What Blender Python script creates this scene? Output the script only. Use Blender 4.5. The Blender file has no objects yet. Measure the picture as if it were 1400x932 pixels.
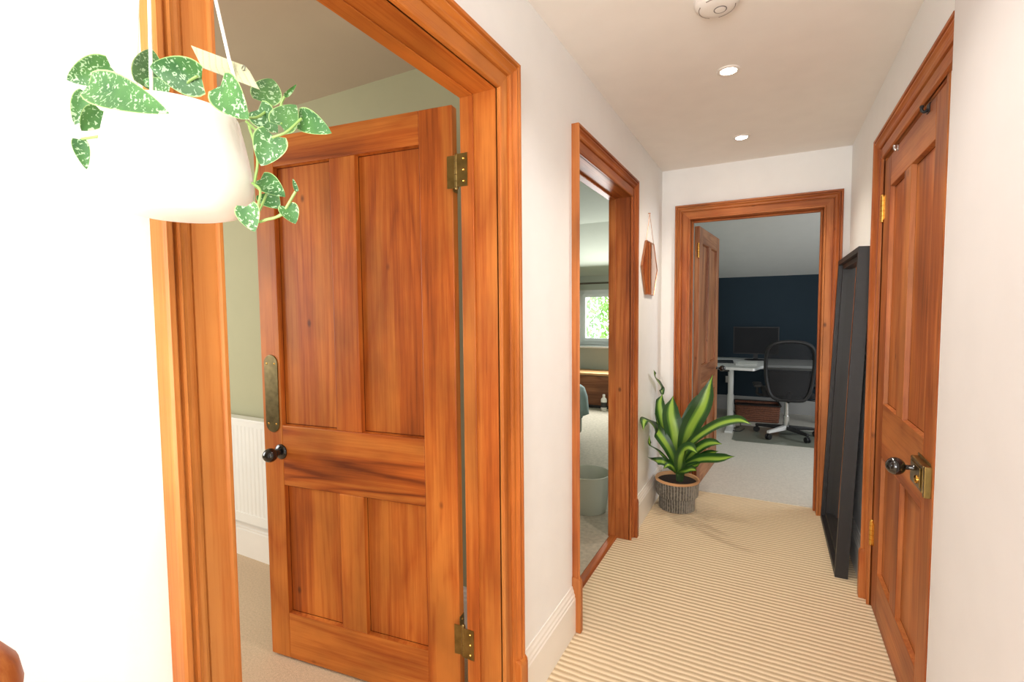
import bpy, bmesh, math, random
from mathutils import Vector, Matrix
random.seed(11)
SC = bpy.context.scene
COL = SC.collection
PI = math.pi
SC.view_settings.view_transform = 'Standard'
SC.view_settings.look = 'None'
SC.view_settings.exposure = 0.15

# ------------------------------------------------------------------ helpers
def lin(c):
    return tuple((v/255/12.92 if v/255 <= .04045 else ((v/255+.055)/1.055)**2.4) for v in c)+(1.0,)

def tag(o, label=None, cat=None, group=None, kind=None):
    if label: o['label'] = label
    if cat: o['category'] = cat
    if group: o['group'] = group
    if kind: o['kind'] = kind
    return o

def thing(name, loc=(0, 0, 0), rz=0, label=None, cat=None, group=None, kind=None):
    o = bpy.data.objects.new(name, None)
    o.empty_display_size = .1
    COL.objects.link(o)
    o.location = loc
    o.rotation_euler = (0, 0, rz)
    return tag(o, label, cat, group, kind)

def obj(name, bm, mat, parent=None, smooth=False, bevel=0, loc=None, rz=None, angle=40):
    bmesh.ops.recalc_face_normals(bm, faces=bm.faces[:])
    me = bpy.data.meshes.new(name)
    bm.to_mesh(me); bm.free()
    mats = mat if isinstance(mat, (list, tuple)) else [mat]
    for m in mats: me.materials.append(m)
    o = bpy.data.objects.new(name, me)
    COL.objects.link(o)
    if parent: o.parent = parent
    if loc: o.location = loc
    if rz is not None: o.rotation_euler = (0, 0, rz)
    if smooth:
        for p in me.polygons: p.use_smooth = True
        try: me.set_sharp_from_angle(angle=math.radians(angle))
        except Exception: pass
    if bevel:
        b = o.modifiers.new('bevel', 'BEVEL'); b.width = bevel; b.segments = 2
        b.limit_method = 'ANGLE'; b.angle_limit = math.radians(40)
    return o

def nb(): return bmesh.new()

def box(bm, x0, x1, y0, y1, z0, z1, M=None, mi=0):
    v = [bm.verts.new((x, y, z)) for z in (z0, z1) for (x, y) in ((x0, y0), (x1, y0), (x1, y1), (x0, y1))]
    if M is not None:
        for q in v: q.co = M @ q.co
    for f in ((3, 2, 1, 0), (4, 5, 6, 7), (0, 1, 5, 4), (1, 2, 6, 5), (2, 3, 7, 6), (3, 0, 4, 7)):
        fc = bm.faces.new([v[i] for i in f]); fc.material_index = mi
    return v

def prism(bm, poly, fn, a0, a1, mi=0):
    """poly of (p,q), fn(p,q,a)->xyz, extruded between a0 and a1"""
    A = [bm.verts.new(fn(p, q, a0)) for p, q in poly]
    B = [bm.verts.new(fn(p, q, a1)) for p, q in poly]
    n = len(poly)
    for i in range(n):
        f = bm.faces.new((A[i], A[(i+1) % n], B[(i+1) % n], B[i])); f.material_index = mi
    for c in (A[::-1], B):
        f = bm.faces.new(c); f.material_index = mi

def lathe(bm, prof, seg=32, M=None, capb=True, capt=True):
    rings = []
    for r, z in prof:
        ring = [bm.verts.new((r*math.cos(2*PI*i/seg), r*math.sin(2*PI*i/seg), z)) for i in range(seg)]
        rings.append(ring)
    for a, b in zip(rings, rings[1:]):
        for i in range(seg):
            bm.faces.new((a[i], a[(i+1) % seg], b[(i+1) % seg], b[i]))
    if capb: bm.faces.new(rings[0][::-1])
    if capt: bm.faces.new(rings[-1])
    if M is not None:
        for ring in rings:
            for v in ring: v.co = M @ v.co

def catmull(pts, n=6):
    P = [Vector(p) for p in pts]
    if len(P) < 3:
        return [P[0].lerp(P[-1], i/n) for i in range(n+1)]
    P = [P[0]*2-P[1]]+P+[P[-1]*2-P[-2]]
    out = []
    for i in range(1, len(P)-2):
        for k in range(n):
            t = k/n
            a, b, c, d = P[i-1], P[i], P[i+1], P[i+2]
            out.append(.5*((2*b)+(c-a)*t+(2*a-5*b+4*c-d)*t*t+(3*b-a-3*c+d)*t**3))
    out.append(P[-2])
    return out

def tube(bm, pts, r, seg=8, smooth_n=0, closed=False):
    P = catmull(pts, smooth_n) if smooth_n else [Vector(p) for p in pts]
    rad = r if callable(r) else (lambda t: r)
    rings = []
    n = len(P)
    prev = None
    for i, p in enumerate(P):
        d = (P[min(i+1, n-1)]-P[max(i-1, 0)])
        if d.length < 1e-9: d = Vector((0, 0, 1))
        d.normalize()
        if prev is None:
            u = d.orthogonal().normalized()
        else:
            u = prev-d*prev.dot(d)
            u = u.normalized() if u.length > 1e-6 else d.orthogonal().normalized()
        prev = u
        w = d.cross(u)
        rr = rad(i/(n-1))
        rings.append([bm.verts.new(p+(u*math.cos(2*PI*k/seg)+w*math.sin(2*PI*k/seg))*rr) for k in range(seg)])
    for a, b in zip(rings, rings[1:]):
        for k in range(seg):
            bm.faces.new((a[k], a[(k+1) % seg], b[(k+1) % seg], b[k]))
    bm.faces.new(rings[0][::-1]); bm.faces.new(rings[-1])

def sphere(bm, c, r, sx=1, sy=1, sz=1, seg=20, M=None):
    prof = []
    n = 12
    for i in range(n+1):
        a = -PI/2+PI*i/n
        prof.append((max(1e-4, r*math.cos(a)), r*math.sin(a)))
    T = Matrix.Translation(c) @ Matrix.Diagonal((sx, sy, sz, 1))
    if M is not None: T = M @ T
    lathe(bm, prof, seg, T)

def axis_to(d):
    return Vector(d).to_track_quat('Z', 'Y').to_matrix().to_4x4()

# ------------------------------------------------------------------ materials
def newmat(name):
    m = bpy.data.materials.new(name); m.use_nodes = True
    nt = m.node_tree; b = nt.nodes['Principled BSDF']
    return m, nt, b

def N(nt, t, **kw):
    n = nt.nodes.new(t)
    for k, v in kw.items():
        if k.startswith('i_'): n.inputs[k[2:].replace('_', ' ')].default_value = v
        else: setattr(n, k, v)
    return n

def plain(name, rgb, rough=.5, metal=0, bump=0, bscale=200, var=0, spec=.5, vscale=8, coat=0):
    m, nt, b = newmat(name)
    b.inputs['Roughness'].default_value = rough
    b.inputs['Metallic'].default_value = metal
    b.inputs['Specular IOR Level'].default_value = spec
    if coat: b.inputs['Coat Weight'].default_value = coat
    tc = N(nt, 'ShaderNodeTexCoord')
    c = lin(rgb)
    nz = N(nt, 'ShaderNodeTexNoise', i_Scale=vscale, i_Detail=4)
    nt.links.new(tc.outputs['Object'], nz.inputs['Vector'])
    rp = N(nt, 'ShaderNodeValToRGB')
    k = max(var, .015)
    rp.color_ramp.elements[0].position = .3; rp.color_ramp.elements[1].position = .7
    rp.color_ramp.elements[0].color = tuple(v*(1-k) for v in c[:3])+(1,)
    rp.color_ramp.elements[1].color = tuple(min(1, v*(1+k)) for v in c[:3])+(1,)
    nt.links.new(nz.outputs['Fac'], rp.inputs['Fac'])
    nt.links.new(rp.outputs['Color'], b.inputs['Base Color'])
    if bump:
        n2 = N(nt, 'ShaderNodeTexNoise', i_Scale=bscale, i_Detail=3)
        nt.links.new(tc.outputs['Object'], n2.inputs['Vector'])
        bp = N(nt, 'ShaderNodeBump', i_Strength=bump, i_Distance=.004)
        nt.links.new(n2.outputs['Fac'], bp.inputs['Height'])
        nt.links.new(bp.outputs['Normal'], b.inputs['Normal'])
    return m

def wood(name, axis, dark, mid, light, rough=.45, knots=.50, cath=.12, spec=.3, freq=1.0):
    """old varnished pine: grain runs along axis; stretched noise streaks, wavy growth rings, round knots"""
    m, nt, b = newmat(name)
    L = nt.links.new
    tc = N(nt, 'ShaderNodeTexCoord'); oi = N(nt, 'ShaderNodeObjectInfo')
    off = N(nt, 'ShaderNodeVectorMath', operation='SCALE'); off.inputs[0].default_value = (7.3, 3.1, 5.7)
    L(oi.outputs['Random'], off.inputs['Scale'])
    add = N(nt, 'ShaderNodeVectorMath', operation='ADD')
    L(tc.outputs['Object'], add.inputs[0]); L(off.outputs[0], add.inputs[1])
    k = 'xyz'.index(axis)
    def mp(a, s):
        sc = [s, s, s]; sc[k] = a
        n = N(nt, 'ShaderNodeMapping'); n.inputs['Scale'].default_value = sc
        L(add.outputs[0], n.inputs['Vector']); return n
    broad = N(nt, 'ShaderNodeTexNoise', i_Scale=1.0, i_Detail=3, i_Distortion=.4)
    L(mp(.7*freq, 9*freq).outputs[0], broad.inputs['Vector'])
    fine = N(nt, 'ShaderNodeTexNoise', i_Scale=1.0, i_Detail=5, i_Roughness=.72)
    L(mp(2.5*freq, 95*freq).outputs[0], fine.inputs['Vector'])
    wv = N(nt, 'ShaderNodeTexNoise', i_Scale=1.0, i_Detail=1.5, i_Distortion=.2)
    L(mp(.42*freq, 4.6*freq).outputs[0], wv.inputs['Vector'])
    mul = N(nt, 'ShaderNodeMath', operation='MULTIPLY'); mul.inputs[1].default_value = 26
    L(wv.outputs['Fac'], mul.inputs[0])
    sn = N(nt, 'ShaderNodeMath', operation='PINGPONG'); sn.inputs[1].default_value = 1.0
    L(mul.outputs[0], sn.inputs[0])
    pw = N(nt, 'ShaderNodeMath', operation='POWER'); pw.inputs[1].default_value = 2.2
    L(sn.outputs[0], pw.inputs[0])
    # combine
    m1 = N(nt, 'ShaderNodeMath', operation='MULTIPLY_ADD'); m1.inputs[1].default_value = .72; 
    L(fine.outputs['Fac'], m1.inputs[0]); L(broad.outputs['Fac'], m1.inputs[2])
    m2 = N(nt, 'ShaderNodeMath', operation='MULTIPLY_ADD'); m2.inputs[1].default_value = -cath
    L(pw.outputs[0], m2.inputs[0]); L(m1.outputs[0], m2.inputs[2])
    rp = N(nt, 'ShaderNodeValToRGB')
    e = rp.color_ramp.elements
    e[0].position = .44; e[0].color = lin(dark)
    e[1].position = .97; e[1].color = lin(light)
    x = e.new(.73); x.color = lin(mid)
    L(m2.outputs[0], rp.inputs['Fac'])
    # blotchy patina
    pt = N(nt, 'ShaderNodeTexNoise', i_Scale=1.0, i_Detail=3); L(mp(3.0, 6.0).outputs[0], pt.inputs['Vector'])
    pr = N(nt, 'ShaderNodeMapRange'); pr.inputs['From Min'].default_value = .32; pr.inputs['From Max'].default_value = .68
    pr.inputs['To Min'].default_value = .72; pr.inputs['To Max'].default_value = 1.12; L(pt.outputs['Fac'], pr.inputs['Value'])
    pm = N(nt, 'ShaderNodeVectorMath', operation='SCALE'); L(rp.outputs['Color'], pm.inputs[0]); L(pr.outputs[0], pm.inputs['Scale'])
    # knots
    vm = mp(5.2, 8.5)
    vo = N(nt, 'ShaderNodeTexVoronoi', i_Scale=1.0); L(vm.outputs[0], vo.inputs['Vector'])
    kd = N(nt, 'ShaderNodeMapRange'); kd.interpolation_type = 'SMOOTHSTEP'
    kd.inputs['From Min'].default_value = .025; kd.inputs['From Max'].default_value = .11
    kd.inputs['To Min'].default_value = 1; kd.inputs['To Max'].default_value = 0
    L(vo.outputs['Distance'], kd.inputs['Value'])
    sp = N(nt, 'ShaderNodeSeparateColor'); L(vo.outputs['Color'], sp.inputs[0])
    gt = N(nt, 'ShaderNodeMath', operation='GREATER_THAN'); gt.inputs[1].default_value = knots
    L(sp.outputs[0], gt.inputs[0])
    km = N(nt, 'ShaderNodeMath', operation='MULTIPLY'); L(kd.outputs[0], km.inputs[0]); L(gt.outputs[0], km.inputs[1])
    km2 = N(nt, 'ShaderNodeMath', operation='MULTIPLY'); km2.inputs[1].default_value = .72; L(km.outputs[0], km2.inputs[0])
    mx = N(nt, 'ShaderNodeMix', data_type='RGBA'); 
    L(km2.outputs[0], mx.inputs['Factor']); L(pm.outputs[0], mx.inputs['A'])
    mx.inputs['B'].default_value = lin(tuple(v*.55 for v in dark))
    L(mx.outputs['Result'], b.inputs['Base Color'])
    b.inputs['Roughness'].default_value = rough
    b.inputs['Specular IOR Level'].default_value = spec
    bp = N(nt, 'ShaderNodeBump', i_Strength=.12, i_Distance=.002)
    L(fine.outputs['Fac'], bp.inputs['Height']); L(bp.outputs['Normal'], b.inputs['Normal'])
    return m

def carpet_rib(name, c1, c2, pitch):
    m, nt, b = newmat(name); L = nt.links.new
    tc = N(nt, 'ShaderNodeTexCoord'); sp = N(nt, 'ShaderNodeSeparateXYZ')
    nz = N(nt, 'ShaderNodeTexNoise', i_Scale=9, i_Detail=3); L(tc.outputs['Object'], nz.inputs['Vector'])
    L(tc.outputs['Object'], sp.inputs[0])
    w = N(nt, 'ShaderNodeMath', operation='MULTIPLY_ADD'); w.inputs[1].default_value = .012
    L(nz.outputs['Fac'], w.inputs[0]); L(sp.outputs['Y'], w.inputs[2])
    d = N(nt, 'ShaderNodeMath', operation='MULTIPLY'); d.inputs[1].default_value = 2*PI/pitch; L(w.outputs[0], d.inputs[0])
    s = N(nt, 'ShaderNodeMath', operation='SINE'); L(d.outputs[0], s.inputs[0])
    h = N(nt, 'ShaderNodeMapRange'); h.inputs['From Min'].default_value = -1; L(s.outputs[0], h.inputs['Value'])
    n2 = N(nt, 'ShaderNodeTexNoise', i_Scale=260, i_Detail=2); L(tc.outputs['Object'], n2.inputs['Vector'])
    a = N(nt, 'ShaderNodeMath', operation='MULTIPLY_ADD'); a.inputs[1].default_value = .5
    L(n2.outputs['Fac'], a.inputs[0]); L(h.outputs[0], a.inputs[2])
    rp = N(nt, 'ShaderNodeValToRGB'); e = rp.color_ramp.elements
    e[0].position = .25; e[0].color = lin(c1); e[1].position = .95; e[1].color = lin(c2)
    L(a.outputs[0], rp.inputs['Fac']); L(rp.outputs['Color'], b.inputs['Base Color'])
    bp = N(nt, 'ShaderNodeBump', i_Strength=.5, i_Distance=.006); L(a.outputs[0], bp.inputs['Height']); L(bp.outputs['Normal'], b.inputs['Normal'])
    b.inputs['Roughness'].default_value = .95; b.inputs['Specular IOR Level'].default_value = .1
    return m

def emis(name, rgb, st):
    m, nt, b = newmat(name)
    b.inputs['Base Color'].default_value = lin(rgb)
    b.inputs['Emission Color'].default_value = lin(rgb); b.inputs['Emission Strength'].default_value = st
    return m

def vine_mat():
    m, nt, b = newmat('satin_leaf'); L = nt.links.new
    uv = N(nt, 'ShaderNodeUVMap'); tc = N(nt, 'ShaderNodeTexCoord'); sp = N(nt, 'ShaderNodeSeparateXYZ'); L(uv.outputs[0], sp.inputs[0])
    vo = N(nt, 'ShaderNodeTexNoise', i_Scale=260, i_Detail=2, i_Distortion=1.0); L(tc.outputs['Object'], vo.inputs['Vector'])
    r1 = N(nt, 'ShaderNodeMapRange'); r1.inputs['From Min'].default_value = .575; r1.inputs['From Max'].default_value = .63; L(vo.outputs['Fac'], r1.inputs['Value'])
    g = N(nt, 'ShaderNodeTexNoise', i_Scale=35, i_Detail=3); L(tc.outputs['Object'], g.inputs['Vector'])
    rp = N(nt, 'ShaderNodeValToRGB'); e = rp.color_ramp.elements
    e[0].position = .3; e[0].color = lin((40, 88, 42)); e[1].position = .75; e[1].color = lin((76, 130, 58)); L(g.outputs['Fac'], rp.inputs['Fac'])
    mx = N(nt, 'ShaderNodeMix', data_type='RGBA'); L(r1.outputs[0], mx.inputs['Factor']); L(rp.outputs['Color'], mx.inputs['A']); mx.inputs['B'].default_value = lin((160, 190, 150))
    # pale rim where |u-.5| is near .5
    a = N(nt, 'ShaderNodeMath', operation='SUBTRACT'); a.inputs[1].default_value = .5; L(sp.outputs['X'], a.inputs[0])
    ab = N(nt, 'ShaderNodeMath', operation='ABSOLUTE'); L(a.outputs[0], ab.inputs[0])
    r2 = N(nt, 'ShaderNodeMapRange'); r2.inputs['From Min'].default_value = .455; r2.inputs['From Max'].default_value = .49; L(ab.outputs[0], r2.inputs['Value'])
    m2 = N(nt, 'ShaderNodeMix', data_type='RGBA'); L(r2.outputs[0], m2.inputs['Factor']); L(mx.outputs['Result'], m2.inputs['A']); m2.inputs['B'].default_value = lin((170, 205, 130))
    L(m2.outputs['Result'], b.inputs['Base Color'])
    b.inputs['Roughness'].default_value = .5
    b.inputs['Subsurface Weight'].default_value = 0
    return m

def palm_mat():
    m, nt, b = newmat('striped_leaf'); L = nt.links.new
    uv = N(nt, 'ShaderNodeUVMap'); sp = N(nt, 'ShaderNodeSeparateXYZ'); L(uv.outputs[0], sp.inputs[0])
    mp = N(nt, 'ShaderNodeMapping'); mp.inputs['Scale'].default_value = (14, 1.2, 1); L(uv.outputs[0], mp.inputs['Vector'])
    nz = N(nt, 'ShaderNodeTexNoise', i_Scale=2, i_Detail=2); L(mp.outputs[0], nz.inputs['Vector'])
    a = N(nt, 'ShaderNodeMath', operation='SUBTRACT'); a.inputs[1].default_value = .5; L(sp.outputs['X'], a.inputs[0])
    ab = N(nt, 'ShaderNodeMath', operation='ABSOLUTE'); L(a.outputs[0], ab.inputs[0])
    ad = N(nt, 'ShaderNodeMath', operation='MULTIPLY_ADD'); ad.inputs[1].default_value = .16; L(nz.outputs['Fac'], ad.inputs[0]); L(ab.outputs[0], ad.inputs[2])
    rp = N(nt, 'ShaderNodeValToRGB'); e = rp.color_ramp.elements
    e[0].position = .20; e[0].color = lin((146, 182, 66)); e[1].position = .34; e[1].color = lin((36, 74, 30))
    x = e.new(.26); x.color = lin((92, 138, 46))
    L(ad.outputs[0], rp.inputs['Fac'])
    # lower (base) part of a leaf is darker and plain green
    mx = N(nt, 'ShaderNodeMix', data_type='RGBA')
    rb = N(nt, 'ShaderNodeMapRange'); rb.inputs['From Min'].default_value = .0; rb.inputs['From Max'].default_value = .35; L(sp.outputs['Y'], rb.inputs['Value'])
    L(rb.outputs[0], mx.inputs['Factor']); mx.inputs['A'].default_value = lin((38, 78, 26)); L(rp.outputs['Color'], mx.inputs['B'])
    L(mx.outputs['Result'], b.inputs['Base Color']); b.inputs['Roughness'].default_value = .38
    return m

def ribbed_pot_mat():
    m, nt, b = newmat('grey_reeded_ceramic'); L = nt.links.new
    tc = N(nt, 'ShaderNodeTexCoord'); nz = N(nt, 'ShaderNodeTexNoise', i_Scale=60, i_Detail=3); L(tc.outputs['Object'], nz.inputs['Vector'])
    rp = N(nt, 'ShaderNodeValToRGB'); e = rp.color_ramp.elements
    e[0].color = lin((84, 80, 72)); e[1].color = lin((150, 144, 132)); e[0].position = .34; e[1].position = .62
    sp = N(nt, 'ShaderNodeSeparateXYZ'); L(tc.outputs['Object'], sp.inputs[0])
    at = N(nt, 'ShaderNodeMath', operation='ARCTAN2'); L(sp.outputs['Y'], at.inputs[0]); L(sp.outputs['X'], at.inputs[1])
    ml = N(nt, 'ShaderNodeMath', operation='MULTIPLY'); ml.inputs[1].default_value = 44; L(at.outputs[0], ml.inputs[0])
    si = N(nt, 'ShaderNodeMath', operation='SINE'); L(ml.outputs[0], si.inputs[0])
    mr = N(nt, 'ShaderNodeMath', operation='MULTIPLY_ADD'); mr.inputs[1].default_value = .22; L(si.outputs[0], mr.inputs[0]); L(nz.outputs['Fac'], mr.inputs[2])
    L(mr.outputs[0], rp.inputs['Fac'])
    L(rp.outputs['Color'], b.inputs['Base Color']); b.inputs['Roughness'].default_value = .55
    return m

WHITE = plain('white_wall_paint', (249, 249, 247), .75, bump=.05, bscale=60, spec=.2)
CEIL = plain('ceiling_paint', (246, 240, 232), .8, spec=.2)
SKIRT = plain('white_satin_woodwork', (246, 242, 234), .35)
SAGE = plain('sage_green_paint', (180, 178, 146), .8, spec=.2)
BLUE = plain('dark_blue_paint', (38, 52, 62), .75, spec=.2)
GREYWALL = plain('grey_green_paint', (176, 182, 170), .8, spec=.2)
OFFCEIL = plain('office_ceiling_paint', (214, 214, 210), .8, spec=.2)
RIB = carpet_rib('ribbed_beige_carpet', (196, 172, 138), (236, 216, 184), .0275)
PLUSH = plain('beige_plush_carpet', (214, 190, 160), .95, bump=.6, bscale=300, var=.1, vscale=120, spec=.1)
GREYCAR = plain('pale_grey_carpet', (206, 202, 192), .95, bump=.5, bscale=280, var=.08, vscale=60, spec=.1)
SHAG = plain('soft_grey_carpet', (184, 176, 160), .95, bump=.7, bscale=220, var=.14, vscale=40, spec=.1)

ORANGE = ((124, 54, 14), (182, 91, 30), (206, 122, 50))
REDDER = ((112, 52, 20), (164, 86, 38), (190, 116, 60))
HONEY = ((146, 72, 22), (188, 104, 40), (208, 134, 66))
PX = wood('pine_grain_across', 'x', *ORANGE)
PL = wood('lock_rail_pine', 'x', *ORANGE, cath=.34, knots=.9)
PZ = wood('pine_grain_upright', 'z', *ORANGE)
FZ = wood('frame_pine_upright', 'z', *HONEY, knots=.85, cath=.10)
FX = wood('frame_pine_across', 'x', *ORANGE, knots=.7, cath=.1)
JZ = wood('lining_pine_upright', 'z', (124, 54, 16), (172, 86, 28), (196, 116, 48), knots=.6)
RZ = wood('red_pine_upright', 'z', *REDDER, cath=.12)
RX = wood('red_pine_across', 'x', *REDDER, cath=.12)
RY = wood('red_pine_lengthways', 'y', *REDDER, cath=.12)
CREASE = plain('painted_crease_shade', (92, 42, 16), .85, spec=.1)  # thin dark line painted around the sunk panels as crease shade
BRASS = plain('aged_brass', (150, 128, 78), .3, 1, var=.25, vscale=30)
BRIGHT = plain('polished_brass', (226, 178, 92), .22, 1)
OLDBR = plain('tarnished_brass', (112, 98, 66), .35, 1, var=.3, vscale=40)
BLACKG = plain('black_glazed_ceramic', (22, 18, 18), .12, coat=.6)
BLACKM = plain('black_painted_wood', (34, 33, 34), .5)
BLACKP = plain('black_plastic', (26, 26, 28), .5)
CHROME = plain('polished_chrome', (215, 215, 215), .12, 1)
GLASSM, _nt, _b = newmat('mirror_silvering'); _b.inputs['Metallic'].default_value = 1; _b.inputs['Roughness'].default_value = .02; _b.inputs['Base Color'].default_value = (.78, .8, .78, 1)
COPPER, _nt, _b = newmat('rose_tinted_mirror'); _b.inputs['Metallic'].default_value = 1; _b.inputs['Roughness'].default_value = .03; _b.inputs['Base Color'].default_value = (.82, .62, .52, 1)
COPW = plain('copper_wire', (196, 136, 100), .3, 1)
POTW = plain('matt_white_ceramic', (250, 246, 240), .5, spec=.3)
CORDW = plain('white_cotton_cord', (248, 244, 236), .9)
SOIL = plain('dark_potting_soil', (44, 32, 24), .95, bump=1, bscale=120, var=.3, vscale=90)
TERRA = plain('bare_clay_rim', (206, 156, 108), .8)
VINE = vine_mat(); PALM = palm_mat(); REED = ribbed_pot_mat()
STEM = plain('pale_green_stem', (150, 186, 104), .5)
WHITEM = plain('white_enamel', (238, 238, 232), .35)
WHITEP = plain('white_plastic', (240, 234, 226), .45)
VINE_LEAVES = [
    ((-0.5283, 0.2148, 1.5662), (-0.4406, 0.2253, 1.5344), 0.0331),
    ((-0.6014, 0.2646, 1.6194), (-0.6293, 0.2373, 1.6015), 0.0296),
    ((-0.6221, 0.2519, 1.5927), (-0.634, 0.2435, 1.5615), 0.0194),
    ((-0.6105, 0.2569, 1.5762), (-0.6266, 0.247, 1.5539), 0.0224),
    ((-0.6291, 0.2451, 1.5465), (-0.6219, 0.247, 1.5166), 0.0142),
    ((-0.5813, 0.2855, 1.6028), (-0.5959, 0.304, 1.6572), 0.0327),
    ((-0.4777, 0.2827, 1.5873), (-0.5121, 0.2536, 1.5937), 0.0340),
    ((-0.5481, 0.2914, 1.5965), (-0.5747, 0.2779, 1.6072), 0.0150),
    ((-0.4367, 0.275, 1.5693), (-0.4076, 0.277, 1.5371), 0.0334),
    ((-0.4811, 0.3492, 1.5908), (-0.4923, 0.3684, 1.6293), 0.0301),
    ((-0.4771, 0.3392, 1.5789), (-0.4598, 0.3469, 1.5559), 0.0275),
    ((-0.438, 0.3356, 1.5543), (-0.4255, 0.3437, 1.5761), 0.0279),
    ((-0.4312, 0.3514, 1.5669), (-0.3951, 0.358, 1.548), 0.0237),
    ((-0.4352, 0.3249, 1.5404), (-0.4461, 0.3173, 1.5119), 0.0316),
    ((-0.4737, 0.3363, 1.5066), (-0.4429, 0.34, 1.4879), 0.0227),
    ((-0.4786, 0.3442, 1.4945), (-0.4645, 0.3507, 1.4789), 0.0233),
    ((-0.4383, 0.2958, 1.4674), (-0.4318, 0.2977, 1.444), 0.0220),
    ((-0.4049, 0.3135, 1.4671), (-0.3973, 0.3165, 1.4512), 0.0179),
    ((-0.3966, 0.3188, 1.4807), (-0.4005, 0.3176, 1.4938), 0.0041),
    ((-0.4442, 0.3459, 1.588), (-0.4252, 0.3451, 1.5944), 0.0052),
]
VINE_STEMS = [
    [(-0.569, 0.2794, 1.5832), (-0.5899, 0.2563, 1.5719), (-0.5884, 0.2563, 1.5609), (-0.592, 0.2536, 1.5478), (-0.6265, 0.2465, 1.5465)],
    [(-0.4635, 0.3111, 1.5594), (-0.4682, 0.3318, 1.5673), (-0.4735, 0.353, 1.5869)],
    [(-0.4596, 0.3129, 1.5557), (-0.456, 0.3256, 1.5471), (-0.4352, 0.3248, 1.5397)],
    [(-0.4364, 0.3241, 1.539), (-0.4239, 0.3312, 1.5446), (-0.42, 0.3457, 1.5614)],
    [(-0.4374, 0.3361, 1.5557), (-0.4473, 0.3436, 1.5783), (-0.4442, 0.3459, 1.588)],
    [(-0.504, 0.2796, 1.5783), (-0.4886, 0.2768, 1.5847), (-0.4762, 0.2779, 1.5877)],
    [(-0.4716, 0.3256, 1.5001), (-0.4549, 0.3224, 1.4886), (-0.4395, 0.3058, 1.4569), (-0.4256, 0.3074, 1.4559), (-0.409, 0.3109, 1.4603), (-0.3978, 0.3181, 1.4807)],
    [(-0.412, 0.3091, 1.4575), (-0.4047, 0.3132, 1.4616)],
    [(-0.4408, 0.3052, 1.4583), (-0.4545, 0.3215, 1.4718), (-0.468, 0.3383, 1.4905)],
    [(-0.4628, 0.2897, 1.5734), (-0.4505, 0.285, 1.5756)],
    [(-0.569, 0.2795, 1.5847), (-0.5966, 0.2534, 1.5829), (-0.5712, 0.2327, 1.58)],
    [(-0.4665, 0.3206, 1.556), (-0.4581, 0.3229, 1.523), (-0.4696, 0.3267, 1.5001)],
]
CARD = [(-0.5298, 0.304, 1.6411), (-0.4785, 0.3297, 1.6189), (-0.4575, 0.3277, 1.591), (-0.5091, 0.3018, 1.6135)]
CORDS = [[(-0.5137, 0.257, 1.5724), (-0.5399, 0.2722, 1.6716), (-0.5794, 0.3002, 1.9865)], [(-0.4762, 0.3176, 1.5876), (-0.4872, 0.3163, 1.6231), (-0.5031, 0.3152, 1.6839), (-0.5794, 0.3002, 1.9865)], [(-0.6132, 0.2916, 1.6083), (-0.6076, 0.292, 1.6554), (-0.5794, 0.3002, 1.9865)]]
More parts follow.
